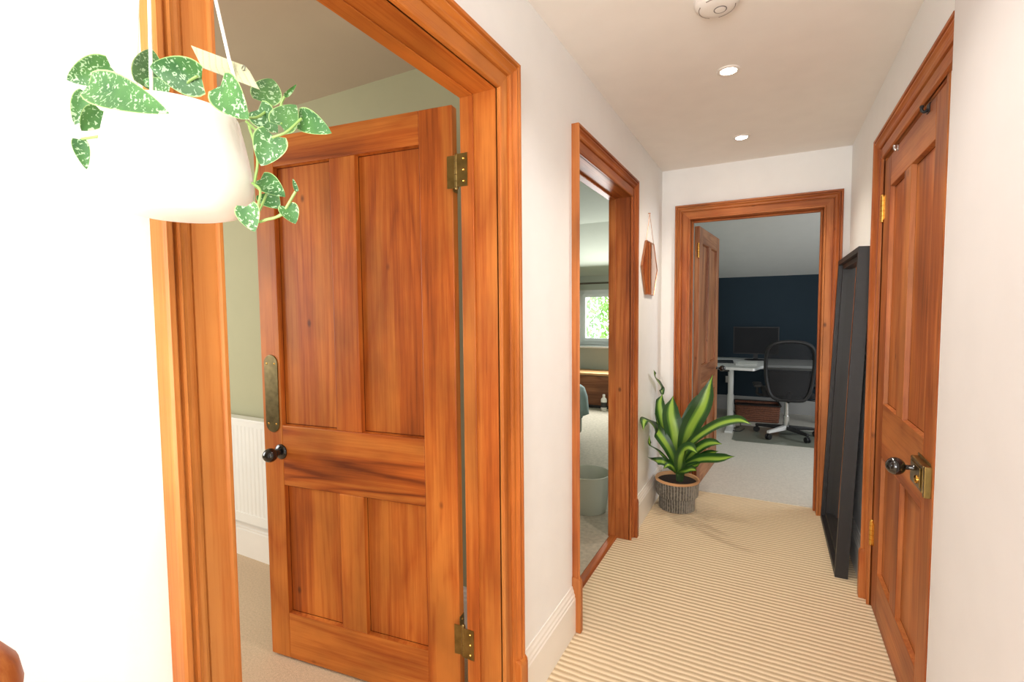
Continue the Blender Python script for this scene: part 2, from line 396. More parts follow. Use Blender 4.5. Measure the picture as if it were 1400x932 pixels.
PALM_LEAVES = [
    ([(-0.5615, 3.47, 0.3407), (-0.5682, 3.45, 0.5091), (-0.6006, 3.47, 0.6528), (-0.596, 3.52, 0.7776)], 0.114),
    ([(-0.5271, 3.46, 0.3984), (-0.4649, 3.42, 0.5766), (-0.3852, 3.4, 0.7455), (-0.3304, 3.42, 0.9514)], 0.114),
    ([(-0.5389, 3.5, 0.361), (-0.5139, 3.52, 0.5372), (-0.456, 3.56, 0.6994), (-0.3918, 3.6, 0.8304)], 0.083),
    ([(-0.5202, 3.42, 0.335), (-0.4391, 3.32, 0.5117), (-0.2883, 3.2, 0.6595), (-0.164, 3.12, 0.7244), (-0.0865, 3.08, 0.7159)], 0.067),
    ([(-0.5262, 3.46, 0.3104), (-0.4151, 3.4, 0.4466), (-0.3336, 3.36, 0.5085), (-0.2572, 3.32, 0.5227)], 0.067),
    ([(-0.5169, 3.4, 0.3163), (-0.3935, 3.32, 0.4044), (-0.2683, 3.24, 0.4488), (-0.1754, 3.18, 0.4919)], 0.067),
    ([(-0.523, 3.44, 0.304), (-0.4167, 3.42, 0.3739), (-0.3477, 3.4, 0.4249), (-0.2827, 3.38, 0.4599)], 0.052),
    ([(-0.5529, 3.42, 0.3055), (-0.6066, 3.4, 0.4414), (-0.6941, 3.38, 0.5676), (-0.695, 3.1089, 0.6779), (-0.695, 3.051, 0.621)], 0.078),
    ([(-0.5669, 3.42, 0.2784), (-0.6259, 3.38, 0.3379), (-0.6882, 3.36, 0.3437), (-0.695, 3.1417, 0.4361)], 0.052),
    ([(-0.5748, 3.5, 0.3307), (-0.6448, 3.54, 0.4929), (-0.695, 3.5644, 0.6787), (-0.6837, 3.6, 0.7721)], 0.078),
    ([(-0.6836, 3.6, 0.7655), (-0.6949, 3.61, 0.8159), (-0.695, 3.431, 0.9038), (-0.695, 3.3463, 0.9731)], 0.041),
    ([(-0.5308, 3.38, 0.2706), (-0.5054, 3.32, 0.4074), (-0.4527, 3.26, 0.4893), (-0.3904, 3.2, 0.4777)], 0.078),
    ([(-0.5704, 3.44, 0.2972), (-0.6642, 3.42, 0.3913), (-0.695, 3.2628, 0.4771), (-0.695, 3.2274, 0.5581)], 0.026),
    ([(-0.5282, 3.4, 0.2774), (-0.4623, 3.34, 0.3413), (-0.4071, 3.3, 0.3724), (-0.3831, 3.28, 0.3932)], 0.047),
    ([(-0.5335, 3.36, 0.2885), (-0.4789, 3.3, 0.3204), (-0.4291, 3.26, 0.3513), (-0.3993, 3.24, 0.3533)], 0.047),
    ([(-0.5475, 3.36, 0.2865), (-0.5638, 3.33, 0.3297), (-0.5876, 3.3, 0.3472), (-0.6165, 3.3, 0.3186)], 0.041),
    ([(-0.5744, 3.5, 0.2923), (-0.6403, 3.52, 0.3943), (-0.695, 3.5054, 0.5729), (-0.695, 3.3625, 0.6895)], 0.021),
]# ------------------------------------------------------------------ room shell
H = 2.394
XL, XLO = -.73, -.855          # hall face and room face of the left wall
D1a, D1b = .447, 1.287         # first doorway
D2a, D2b = 1.958, 2.845        # second doorway
DH = 2.025                     # head of the doorways
FY, FYO = 3.77, 3.905          # far wall
D3a, D3b = -.53, .288
XR = .43
J = .022                       # thickness of a door lining

bm = nb()
for (y0, y1) in ((-2.3, D1a-J), (D1b+J, D2a-J), (D2b+J, FYO)): box(bm, XLO, XL, y0, y1, 0, H)
for (y0, y1) in ((D1a-J, D1b+J), (D2a-J, D2b+J)): box(bm, XLO, XL, y0, y1, DH+J, H)
tag(obj('wall_left', bm, WHITE), 'white wall along the left side of the hall', 'wall', kind='structure')
bm = nb()
box(bm, XLO, D3a-J, FY, FYO, 0, H); box(bm, D3b+J, 2.3, FY, FYO, 0, H); box(bm, D3a-J, D3b+J, FY, FYO, DH+J, H)
tag(obj('wall_far', bm, WHITE), 'white wall at the far end of the hall', 'wall', kind='structure')
R2a, R2b = 1.835, 2.705        # closed doorway on the right
bm = nb()
box(bm, XR, XR+.14, 1.64, R2a-J, 0, H); box(bm, XR, XR+.14, R2b+J, FY, 0, H); box(bm, XR, XR+.14, R2a-J, R2b+J, DH+J, H)
tag(obj('wall_right', bm, WHITE), 'white wall around the closed door on the right', 'wall', kind='structure')
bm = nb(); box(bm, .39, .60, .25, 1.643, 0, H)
NEARW = plain('white_wall_paint_darkened', (213, 207, 203), .75, bump=.05, bscale=60, spec=.2)  # same white paint, darkened to offset the strong lamp light on this wall
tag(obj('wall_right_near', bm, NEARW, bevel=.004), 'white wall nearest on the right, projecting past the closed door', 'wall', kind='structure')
bm = nb(); box(bm, -.73, 2.3, -2.4, -2.3, 0, H); tag(obj('wall_back', bm, WHITE), 'white landing wall behind the viewpoint', 'wall', kind='structure')
bm = nb(); box(bm, 2.3, 2.4, -2.3, .25, 0, H); tag(obj('wall_landing', bm, WHITE), 'white landing wall behind on the right', 'wall', kind='structure')
bm = nb(); box(bm, .60, 2.3, .25, .35, 0, H); tag(obj('wall_landing_return', bm, WHITE), 'white landing wall behind the near right wall', 'wall', kind='structure')
# room behind the first door
bm = nb(); box(bm, -3.9, XLO, 1.69, 1.79, 0, H); box(bm, -4.0, -3.9, -2.0, 1.79, 0, H); box(bm, -3.9, XLO, -2.1, -2.0, 0, H)
tag(obj('wall_sage_room', bm, SAGE), 'sage green walls of the room behind the open door', 'wall', kind='structure')
# room behind the second doorway and office share the roof slope over their far ends
SL0, SL1, ZL = 5.5, 7.35, 1.82
def zslope(y): return H-(H-ZL)*(y-SL0)/(SL1-SL0)
WY = 7.08                      # window wall of the second room
bm = nb()
wx0, wx1, wz0, wz1 = -2.62, -1.45, .86, 1.70
box(bm, -4.5, wx0, WY, WY+.2, 0, 2.0); box(bm, wx1, XLO, WY, WY+.2, 0, 2.0); box(bm, wx0, wx1, WY, WY+.2, 0, wz0); box(bm, wx0, wx1, WY, WY+.2, wz1, 2.0)
box(bm, -4.6, -4.5, 1.79, WY, 0, H)
tag(obj('wall_bedroom', bm, GREYWALL), 'pale grey wall under the roof slope with a window in it', 'wall', kind='structure')
bm = nb(); box(bm, XLO, -.76, FYO, SL1, 0, H)
tag(obj('wall_divider', bm, GREYWALL), 'wall between the two far rooms', 'wall', kind='structure')
bm = nb(); box(bm, -.76, 2.3, SL1, SL1+.1, 0, H); box(bm, 2.3, 2.4, FYO, SL1, 0, H)
tag(obj('wall_office', bm, BLUE), 'dark navy blue end wall of the office', 'wall', kind='structure')
# floors
bm = nb(); box(bm, -.73, 2.3, -2.3, 3.885, -.05, 0); box(bm, -.80, -.73, D1a, D1b, -.05, 0); box(bm, -.815, -.73, D2a, D2b, -.05, 0)
tag(obj('floor', bm, RIB), 'ribbed beige striped carpet running along the hall', 'floor', kind='structure')
bm = nb(); box(bm, -3.9, -.80, -2.0, 1.69, -.05, 0)
tag(obj('floor_sage_room', bm, PLUSH), 'plain beige carpet in the room behind the open door', 'floor', kind='structure')
bm = nb(); box(bm, -4.5, -.835, 1.79, WY, -.05, .004)
tag(obj('floor_bedroom', bm, SHAG), 'soft grey beige carpet in the room with the window', 'floor', kind='structure')
bm = nb(); box(bm, -.76, 2.3, 3.885, SL1, -.05, .006)
tag(obj('floor_office', bm, GREYCAR), 'pale grey carpet in the far office', 'floor', kind='structure')
# ceilings
bm = nb(); box(bm, -.73, 2.3, -2.3, FY, H, H+.05)
tag(obj('ceiling', bm, CEIL), 'off white hall ceiling with downlights', 'ceiling', kind='structure')
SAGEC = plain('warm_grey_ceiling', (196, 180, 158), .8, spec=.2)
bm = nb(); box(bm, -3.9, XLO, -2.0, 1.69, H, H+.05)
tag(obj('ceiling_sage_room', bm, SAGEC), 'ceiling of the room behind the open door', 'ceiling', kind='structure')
def sloped(name, x0, x1, y0, y1, mat, label):
    bm = nb()
    prism(bm, [(y0, H), (SL0, H), (y1, zslope(y1)), (y1, zslope(y1)+.06), (SL0, H+.06), (y0, H+.06)], lambda p, q, a: (a, p, q), x0, x1)
    tag(obj(name, bm, mat), label, 'ceiling', kind='structure')
sloped('ceiling_bedroom', -4.5, XLO, 1.79, WY+.2, GREYWALL, 'sloping ceiling above the bedroom window')
sloped('ceiling_office', -.76, 2.3, FYO, SL1, OFFCEIL, 'grey sloping ceiling of the far office')

# skirting boards
SKP = [(0, 0), (.018, 0), (.018, .150), (.015, .156), (.015, .165), (.011, .172), (.010, .182), (.006, .190), (.004, .200), (0, .200)]
def skirting(name, x, sx, y0, y1, label):
    bm = nb(); prism(bm, SKP, lambda p, q, a: (x+sx*p, a, q), y0, y1)
    tag(obj(name, bm, SKIRT), label, 'skirting board', kind='structure')
def skirting_x(name, y, sy, x0, x1, label, s=1, mat=None):
    bm = nb(); prism(bm, SKP, lambda p, q, a: (a, y+sy*p, q*s), x0, x1)
    tag(obj(name, bm, mat or SKIRT), label, 'skirting board', kind='structure')
skirting('baseboard_left', XL, 1, 1.402, 1.900, 'white moulded skirting between the two left doorways')
skirting('baseboard_left_far', XL, 1, 2.93, FY, 'white moulded skirting behind the striped potted plant')
skirting('baseboard_right', XR, -1, 2.79, FY, 'white moulded skirting behind the leaning black mirror')
skirting_x('baseboard_sage_room', 1.69, -1, -3.9, XLO, 'white skirting below the radiator')
skirting_x('baseboard_office', SL1, -1, -.76, 2.3, 'skirting toned grey for dim light along the navy office wall', mat=plain('shaded_satin_woodwork', (166, 166, 164), .45))  # white woodwork darkened to grey, dim office light put into the colour

# ------------------------------------------------------------------ door frames
ARCH = [(0, 0), (0, .011), (.003, .015), (.009, .016), (.012, .0125), (.013, .011), (.050, .011), (.052, .008), (.055, .008), (.056, .016),
        (.062, .020), (.068, .021), (.074, .025), (.079, .031), (.083, .031), (.085, .025), (.088, .025), (.091, .033), (.099, .034), (.102, .030), (.102, 0)]
def frame(name, loc, rz, Wd, Ht, depth, mz, mx, mj, label, legs=(1, 1), ls=(1, 1), sill=False, stop=(.045, .012), stop_w=None, mblock=None):
    """X along the opening, +Y out into the hall, origin on the wall face at one jamb"""
    t = thing(name, loc, rz, label, 'door frame', kind='structure')
    rings = []
    zb = .0
    for side in range(2):
        if not legs[side]: continue
        bm = nb()
        s = -1 if side == 0 else 1; x0 = 0 if side == 0 else Wd
        k = ls[side]; A = [bm.verts.new((x0+s*w*k, q, zb)) for w, q in ARCH]; B = [bm.verts.new((x0+s*w*k, q, Ht+w)) for w, q in ARCH]
        n = len(ARCH)
        for i in range(n): bm.faces.new((A[i], A[(i+1) % n], B[(i+1) % n], B[i]))
        bm.faces.new(A[::-1]); bm.faces.new(B)
        obj('architrave', bm, mz, t)
        bm = nb()
        xs = sorted((x0+s*.060*k, x0+s*(.102*k+.007)))
        prism(bm, [(0, 0), (.040, 0), (.040, .215), (.037, .228), (.030, .236), (0, .240)], lambda p, q, a: (a, p, q), xs[0], xs[1])
        obj('plinth_block', bm, mblock or mz, t, bevel=.003)
    bm = nb()
    A = [bm.verts.new(((-w*ls[0] if legs[0] else -.16), q, Ht+w)) for w, q in ARCH]; B = [bm.verts.new(((Wd+w*ls[1] if legs[1] else Wd+.16), q, Ht+w)) for w, q in ARCH]
    n = len(ARCH)
    for i in range(n): bm.faces.new((A[i], A[(i+1) % n], B[(i+1) % n], B[i]))
    bm.faces.new(A[::-1]); bm.faces.new(B)
    obj('head_architrave', bm, mx, t)
    for x0, x1 in ((-J, 0), (Wd, Wd+J)):
        bm = nb(); box(bm, x0, x1, -depth, .004, 0, Ht+J); obj('jamb', bm, mj, t)
    bm = nb(); box(bm, 0, Wd, -depth, .004, Ht, Ht+J); obj('head_lining', bm, mx, t)
    if stop:
        s0, th = stop; s1 = stop_w or depth
        for x0, x1 in ((0, th), (Wd-th, Wd)):
            bm = nb(); box(bm, x0, x1, -s1, -s0, 0, Ht); obj('door_stop', bm, mj, t, bevel=.005)
        bm = nb(); box(bm, th, Wd-th, -s1, -s0, Ht-th, Ht); obj('head_stop', bm, mx, t, bevel=.005)
    if sill:
        bm = nb(); prism(bm, [(-.118, 0), (-.070, 0), (-.073, .009), (-.080, .013), (-.108, .013), (-.115, .009)], lambda p, q, a: (a, p, q), 0, Wd); obj('threshold', bm, RX, t)
    return t
frame('trim_1', (XL, D1b, 0), -PI/2, D1b-D1a, DH, .125, FZ, FX, JZ, 'honey orange pine door frame around the wide open door', ls=(1, .9), stop=(.078, .004))
frame('trim_2', (XL, D2b, 0), -PI/2, D2b-D2a, DH, .125, RZ, RX, RZ, 'orange pine door frame of the narrow middle doorway', ls=(.75, .5), stop=(.080, .010), sill=True)
frame('trim_3', (D3b, FY, 0), PI, D3b-D3a, DH, .135, RZ, RX, RZ, 'orange pine door frame of the office doorway', stop=(.060, .014), stop_w=.09)
frame('trim_4', (XR, R2a, 0), PI/2, R2b-R2a, DH, .05, RZ, RX, RZ, 'orange pine door frame of the closed door on the right', legs=(0, 1), ls=(1, .78), stop=None)

# ------------------------------------------------------------------ panelled doors
def screws(bm, M, pts, r=.0035):
    for p in pts:
        sphere(bm, p, r, sz=.4, seg=8, M=M)

def hinge(t, u, z, y, length, mat, along=-1, knuckle_r=.007, plate=.030, vertical_plane='edge'):
    """butt hinge: barrel with knuckles, one plate on the leaf edge and one on the jamb"""
    bm = nb()
    prof = []
    n = 5
    for i in range(n):
        a = -length/2+length*i/n; b_ = a+length/n
        prof += [(knuckle_r*.82, a), (knuckle_r, a+.001), (knuckle_r, b_-.001), (knuckle_r*.82, b_)]
    prof = [(knuckle_r*.5, -length/2-.006), (knuckle_r*.8, -length/2-.003)]+prof+[(knuckle_r*.8, length/2+.003), (knuckle_r*.5, length/2+.006)]
    lathe(bm, prof, 14, Matrix.Translation((u, y, z)))
    return bm

def panel_door(t, w, h, th, sw, top, lock, bot, mun, mz, mx, ml=None):
    """leaf in local X (0 at hinge edge .. w), Y centred, Z up: stiles, rails, muntins, sunk panels"""
    y = th/2
    a0, a1 = sw[0], w-sw[1]
    m0, m1 = mun
    def part(name, x0, x1, z0, z1, mat, bv=.003):
        bm = nb(); box(bm, x0, x1, -y, y, z0, z1); return obj(name, bm, mat, t, bevel=bv)
    part('stile', 0, a0, .008, h, mz); part('stile', a1, w, .008, h, mz)
    part('top_rail', a0, a1, top, h, mx); part('lock_rail', a0, a1, lock[0], lock[1], ml or mx); part('bottom_rail', a0, a1, .008, bot, mx)
    part('muntin', m0, m1, lock[1], top, mz); part('muntin', m0, m1, bot, lock[0], mz)
    for x0, x1 in ((a0, m0), (m1, a1)):
        for z0, z1 in ((bot, lock[0]), (lock[1], top)):
            bm = nb()
            for s in (1, -1):
                yo, yi = s*(y-.001), s*(y-.016)
                r = [(x0, z0), (x1, z0), (x1, z1), (x0, z1)]
                g = .0035
                q = [(x0+g, z0+g), (x1-g, z0+g), (x1-g, z1-g), (x0+g, z1-g)]
                V = [bm.verts.new((p[0], yo, p[1])) for p in r]; U = [bm.verts.new((p[0], yi, p[1])) for p in q]
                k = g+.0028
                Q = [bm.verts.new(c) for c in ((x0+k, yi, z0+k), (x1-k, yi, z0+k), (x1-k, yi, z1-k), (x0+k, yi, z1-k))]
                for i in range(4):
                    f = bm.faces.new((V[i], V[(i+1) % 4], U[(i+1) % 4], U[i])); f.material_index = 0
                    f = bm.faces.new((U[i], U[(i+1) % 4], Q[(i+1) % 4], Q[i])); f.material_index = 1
                bm.faces.new(Q)
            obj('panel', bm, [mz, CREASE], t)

def knob(bm, M, r=.026, neck=.010, proj=.050, oval=1.0):
    prof = [(neck*1.25, .0), (neck, .004), (neck, proj-r*.9)]
    for i in range(9):
        a = -PI/2*.62+(PI/2*.62+PI/2)*i/8
        prof.append((max(.001, r*math.cos(a)), proj+r*oval*math.sin(a)))
    lathe(bm, prof, 24, M)

# open door on the left
a1 = math.atan2(-.09, -.739)
door1 = thing('door_1', (-.885-.026*.9926, 1.325-.026*.121, 0), a1, 'orange pine four panel door standing wide open on the left', 'door', kind='structure')
ctr = .02
# leaf front sits on local y = 0, so build it in a shifted child frame by offsetting geometry
def shifted(fn, dy):
    pre = set(bpy.data.objects)
    fn()
    for o in set(bpy.data.objects)-pre:
        for v in o.data.vertices: v.co.y += dy
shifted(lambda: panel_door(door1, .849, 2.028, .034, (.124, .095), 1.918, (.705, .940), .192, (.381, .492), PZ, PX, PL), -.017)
bm = nb(); kM = Matrix.Translation((.764, 0, .836)) @ axis_to((0, 1, 0))
knob(bm, kM, r=.027, neck=.011, proj=.052)
kn = tag(obj('knob', bm, BLACKG, door1, smooth=True, angle=60), 'glossy black round door knob')
bm = nb(); lathe(bm, [(.030, 0), (.030, .003), (.026, .008), (.014, .011)], 28, kM); obj('rose', bm, BLACKG, kn, smooth=True)
bm = nb()
pl_ = []
for i in range(13): a = PI*i/12; pl_.append((.799+.034*math.cos(a), 1.178+.034*math.sin(a)))
for i in range(13): a = PI+PI*i/12; pl_.append((.799+.034*math.cos(a), .944+.034*math.sin(a)))
prism(bm, pl_, lambda p, q, a: (p, a, q), 0, .003)
fp = tag(obj('finger_plate', bm, OLDBR, door1, bevel=.0015), 'tall tarnished brass finger plate with rounded ends')
bm = nb()
for p in ((.780, 1.178), (.818, 1.178), (.780, .944), (.818, .944)): sphere(bm, (p[0], .003, p[1]), .004, sy=.5, seg=10)
obj('screws', bm, BRIGHT, fp)
d1inv = (Matrix.Translation(door1.location) @ Matrix.Rotation(a1, 4, 'Z')).inverted()
kp = d1inv @ Vector((-.8745, 1.2905, 0))
for z in (1.805, .290):
    bm = hinge(door1, kp.x, z, kp.y, .100, BRASS)
    box(bm, -.0012, .0008, -.032, -.001, z-.05, z+.05)
    box(bm, kp.x, .0008, kp.y-.001, kp.y+.001, z-.05, z+.05)
    box(bm, -.868, -.829, 1.2812, 1.2832, z-.05, z+.05, d1inv)
    hg = tag(obj('hinge', bm, BRASS, door1, smooth=True), 'brass butt hinge')
    bm = nb()
    for dz in (-.036, -.012, .012, .036): sphere(bm, (-.0016, -.018, z+dz), .0045, sx=.4, seg=8)
    for dz in (-.034, 0, .034): sphere(bm, d1inv @ Vector((-.842, 1.2812, z+dz)), .004, seg=8)
    obj('screws', bm, BRIGHT, hg)

# closed door on the right
door2 = thing('door_2', (XR+.02, R2b-.006, 0), -PI/2, 'orange pine four panel door on the right, closed, with a brass rim lock', 'door', kind='structure')
w2 = R2b-R2a-.012
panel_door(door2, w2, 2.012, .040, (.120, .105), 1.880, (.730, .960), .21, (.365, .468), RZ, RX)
for z in (1.81, .345):
    bm = hinge(door2, -.004, z, -.0245, .110, BRIGHT, knuckle_r=.0095)
    box(bm, .004, .030, -.0225, -.020, z-.05, z+.05)
    tag(obj('hinge', bm, BRIGHT, door2, smooth=True), 'bright brass butt hinge')
bm = nb(); box(bm, w2-.143, w2-.004, -.042, -.020, .812, .896)
lk = tag(obj('rim_lock', bm, BRASS, door2, bevel=.004), 'brass box rim lock screwed to the door face')
bm = nb(); box(bm, w2-.148, w2-.001, -.0225, -.0195, .804, .904); obj('backplate', bm, BRASS, lk, bevel=.001)
bm = nb(); box(bm, w2-.128, w2-.018, -.045, -.042, .824, .884); obj('raised_cover', bm, BRASS, lk, bevel=.003)
bm = nb(); lathe(bm, [(.013, 0), (.013, .003), (.008, .006)], 20, Matrix.Translation((w2-.05, -.045, .842)) @ axis_to((0, -1, 0))); obj('keyhole_cover', bm, BRIGHT, lk, smooth=True)
bm = nb(); box(bm, w2+.003, w2+.02, -.042, -.02, .806, .900)
obj('keep', bm, BRASS, lk, bevel=.003)
bm = nb(); knob(bm, Matrix.Translation((w2-.089, -.044, .866)) @ axis_to((0, -1, 0)), r=.028, neck=.008, proj=.046, oval=.95)
tag(obj('knob', bm, BLACKG, door2, smooth=True, angle=60), 'black oval door knob on a slim neck')

# office door, folded back inside the office
door3 = thing('door_3', (-.503, 3.925, 0), math.atan2(.80, .066), 'pine four panel door opened into the far office', 'door', kind='structure')
OZ = wood('office_door_pine_upright', 'z', (96, 50, 28), (150, 92, 56), (178, 126, 86), cath=.2)
OX = wood('office_door_pine_across', 'x', (96, 50, 28), (150, 92, 56), (178, 126, 86), cath=.2)
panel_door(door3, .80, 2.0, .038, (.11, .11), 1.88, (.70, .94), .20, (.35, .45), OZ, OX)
bm = nb(); knob(bm, Matrix.Translation((.745, -.019, .86)) @ axis_to((0, -1, 0)), r=.026, neck=.010, proj=.05)
obj('knob', bm, BLACKG, door3, smooth=True, angle=60)
for z in (1.82, 1.70):
    bm = hinge(door3, -.006, z if z > 1.75 else .3, -.012, .10, BRIGHT, knuckle_r=.009)
    obj('hinge', bm, BRIGHT, door3, smooth=True)
# ------------------------------------------------------------------ hall ceiling fittings
def downlight(loc, label):
    t = thing('downlight', loc, 0, label, 'ceiling light', 'recessed hall downlights')
    bm = nb(); lathe(bm, [(.046, 0), (.046, -.004), (.040, -.007), (.033, -.006), (.031, -.001)], 32, capb=False, capt=False); obj('trim_ring', bm, WHITEP, t, smooth=True)
    bm = nb(); lathe(bm, [(.0315, -.0035), (.001, -.0035)], 32, capb=False); obj('lamp_lens', bm, emis('warm_lamp', (255, 246, 230), 60), t)
downlight((-.182, 2.344, H), 'recessed round downlight, lit, nearer to the smoke alarm')
downlight((-.176, 3.261, H), 'recessed round downlight, lit, nearer to the office doorway')
sa = thing('smoke_alarm', (-.178, 1.80, H), 0, 'round white smoke alarm on the hall ceiling', 'smoke alarm')
bm = nb(); lathe(bm, [(.074, 0), (.074, -.008), (.070, -.010), (.070, -.014), (.068, -.022), (.055, -.032), (.038, -.036), (.001, -.036)], 40, capb=False); obj('housing', bm, WHITEP, sa, smooth=True)
SLOT = plain('grey_slots', (150, 138, 128), .6)
for k in range(3):
    bm = nb()
    tube(bm, [(.056*math.cos(2*PI*(i/24+k/3)), .056*math.sin(2*PI*(i/24+k/3)), -.0315) for i in range(7)], .0016, 6)
    obj('vent_slot', bm, SLOT, sa)
GREYR = plain('grey_ring', (120, 110, 102), .5)
bm = nb(); tube(bm, [(.019*math.cos(2*PI*i/24)+.010, .019*math.sin(2*PI*i/24)+.004, -.037) for i in range(25)], .0016, 6); obj('button_ring', bm, GREYR, sa)
bm = nb(); lathe(bm, [(.0175, -.036), (.0165, -.0385), (.001, -.039)], 24, Matrix.Translation((.010, .004, 0)), capb=False); obj('test_button', bm, WHITEP, sa, smooth=True)

# ------------------------------------------------------------------ hanging planter
hp = thing('hanging_planter', (-.531, .288, 1.466), 0, 'white rounded hanging planter with trailing silver splashed plant, on white cords by the left doorway', 'hanging plant')
HB = Vector(hp.location)
def loc(p): return Vector(p)-HB
PP = [(.001, 0), (.040, 0), (.051, .003), (.059, .010), (.0640, .020), (.066, .031), (.0655, .042), (.063, .060), (.0595, .078), (.0565, .091), (.0548, .099), (.0535, .1015), (.052, .099), (.053, .090), (.056, .078)]
TILT = Matrix.Rotation(math.radians(0), 4, 'Y')
bm = nb(); lathe(bm, PP, 64, TILT, capb=True, capt=False); obj('pot', bm, POTW, hp, smooth=True, angle=80)
bm = nb(); lathe(bm, [(.0535, .086), (.03, .092), (.001, .094)], 24, TILT, capb=False); obj('soil', bm, SOIL, hp, smooth=True)

def heart_leaf(bm, uvl, b, t, w, roll=0.0, cup=.12, droop=.10):
    b = Vector(b); t = Vector(t); ax = t-b; L_ = ax.length; ax.normalize()
    view = (Vector((0, 0, 1.3653))-(b+t)/2).normalized()
    n = (view-ax*view.dot(ax)).normalized()
    n = Matrix.Rotation(roll, 3, ax) @ n
    s = ax.cross(n)
    NU, NV = 8, 12
    grid = []
    for j in range(NV+1):
        v = j/NV
        wv = math.sin(PI*min(1, v**.62))**.75 if 0 < v < 1 else 0
        wv = max(wv, 0)
        row = []
        for i in range(NU+1):
            u = -1+2*i/NU
            along = v*L_-(.22*w)*(abs(u)**1.3)*(1-v)**1.2*(1 if v > 0 else 0)
            p = b+ax*along+s*(u*wv*w*.5)
            p += n*(cup*w*abs(u)**1.5*wv-droop*L_*v*v)
            row.append((bm.verts.new(p-HB), ((u+1)/2, v)))
        grid.append(row)
    for j in range(NV):
        for i in range(NU):
            q = [grid[j][i], grid[j][i+1], grid[j+1][i+1], grid[j+1][i]]
            f = bm.faces.new([k[0] for k in q])
            for lp, k in zip(f.loops, q): lp[uvl].uv = k[1]
bm = nb(); uvl = bm.loops.layers.uv.new('UVMap')
for i, (b, t, w) in enumerate(VINE_LEAVES):
    rl = ((i*37) % 11-5)*.07
    heart_leaf(bm, uvl, b, t, w, rl)
obj('foliage', bm, VINE, hp, smooth=True, angle=180)
for s in VINE_STEMS:
    bm = nb(); tube(bm, [loc(p) for p in s], .0013, 6, 6); obj('stem', bm, STEM, hp, smooth=True)
for c in CORDS:
    bm = nb(); tube(bm, [loc(p) for p in c], .0016, 8); obj('cord', bm, CORDW, hp, smooth=True)
bm = nb(); tube(bm, [loc((-.5794, .3002, 1.9865)), loc((-.5794, .3002, H-.03))], .0025, 8); obj('cord', bm, CORDW, hp, smooth=True)
bm = nb(); lathe(bm, [(.016, 0), (.016, -.004), (.004, -.008), (.003, -.02)], 16, Matrix.Translation(loc((-.5794, .3002, H)))); tube(bm, [loc((-.5794+.012*math.sin(a), .3002, H-.03+.012*math.cos(a))) for a in [i*PI*1.6/10 for i in range(11)]], .002, 6); obj('ceiling_hook', bm, WHITEM, hp, smooth=True)
cardm, nt, b_ = newmat('printed_card')
_uv = N(nt, 'ShaderNodeUVMap'); _sp = N(nt, 'ShaderNodeSeparateXYZ'); nt.links.new(_uv.outputs[0], _sp.inputs[0])
_m = N(nt, 'ShaderNodeMath', operation='MULTIPLY'); _m.inputs[1].default_value = 9; nt.links.new(_sp.outputs['X'], _m.inputs[0])
_f = N(nt, 'ShaderNodeMath', operation='FRACT'); nt.links.new(_m.outputs[0], _f.inputs[0])
_n = N(nt, 'ShaderNodeTexNoise', i_Scale=40); nt.links.new(_uv.outputs[0], _n.inputs['Vector'])
_a = N(nt, 'ShaderNodeMath', operation='MULTIPLY'); nt.links.new(_f.outputs[0], _a.inputs[0]); nt.links.new(_n.outputs['Fac'], _a.inputs[1])
_r = N(nt, 'ShaderNodeValToRGB'); _r.color_ramp.elements[0].position = .33; _r.color_ramp.elements[0].color = lin((186, 186, 152)); _r.color_ramp.elements[1].position = .5; _r.color_ramp.elements[1].color = lin((156, 158, 126))
nt.links.new(_a.outputs[0], _r.inputs['Fac']); nt.links.new(_r.outputs[0], b_.inputs['Base Color']); b_.inputs['Roughness'].default_value = .5
bm = nb(); uvl = bm.loops.layers.uv.new('UVMap')
q = [loc(p) for p in CARD]
cn = [q[0], q[1].lerp(q[0], .04), q[1].lerp(q[2], .18), q[2], q[3]]
f = bm.faces.new([bm.verts.new(p) for p in cn])
for lp, uv in zip(f.loops, ((0, 1), (.96, 1), (1, .85), (1, 0), (.18, 0))): lp[uvl].uv = uv
o = obj('plant_tag', bm, cardm, hp); tag(o, 'cream printed care card tucked behind the leaves')
sm = o.modifiers.new('thick', 'SOLIDIFY'); sm.thickness = .0006
bm = nb(); tube(bm, [q[1].lerp(q[0], .13).lerp(q[2], .2)+Vector((.0025*math.cos(a), 0, .0025*math.sin(a)))+Vector((.001, -.001, 0)) for a in [2*PI*i/10 for i in range(11)]], .0006, 5); obj('punched_hole', bm, plain('grey_ink', (120, 120, 104), .6), o)

# ------------------------------------------------------------------ hexagonal mirror on the left wall
hm = thing('hexagonal_mirror', (XL, 3.325, 1.655), 0, 'small rose copper hexagonal mirror hanging by a fine chain near the far corner', 'mirror')
hexp = [(-.110, .168), (.112, .168), (.226, 0), (.112, -.178), (-.118, -.178), (-.226, 0)]
bm = nb(); prism(bm, hexp, lambda p, q, a: (a, p, q), .002, .010); obj('backing', bm, COPW, hm)
bm = nb(); prism(bm, [(p*.98, q*.98) for p, q in hexp], lambda p, q, a: (a, p, q), .010, .0115); obj('mirror_glass', bm, COPPER, hm)
bm = nb(); tube(bm, [(.012, p, q) for p, q in hexp+hexp[:1]], .003, 8); obj('wire_frame', bm, COPW, hm)
bm = nb(); tube(bm, [(.010, -.110, .168), (.009, -.012, .355)], .0016, 6); tube(bm, [(.010, .112, .168), (.009, -.012, .355)], .0016, 6); obj('chain', bm, COPW, hm)
bm = nb(); lathe(bm, [(.004, 0), (.003, .003), (.002, .012), (.004, .014)], 10, Matrix.Translation((0, -.012, .356)) @ axis_to((1, 0, 0))); obj('nail', bm, COPW, hm)

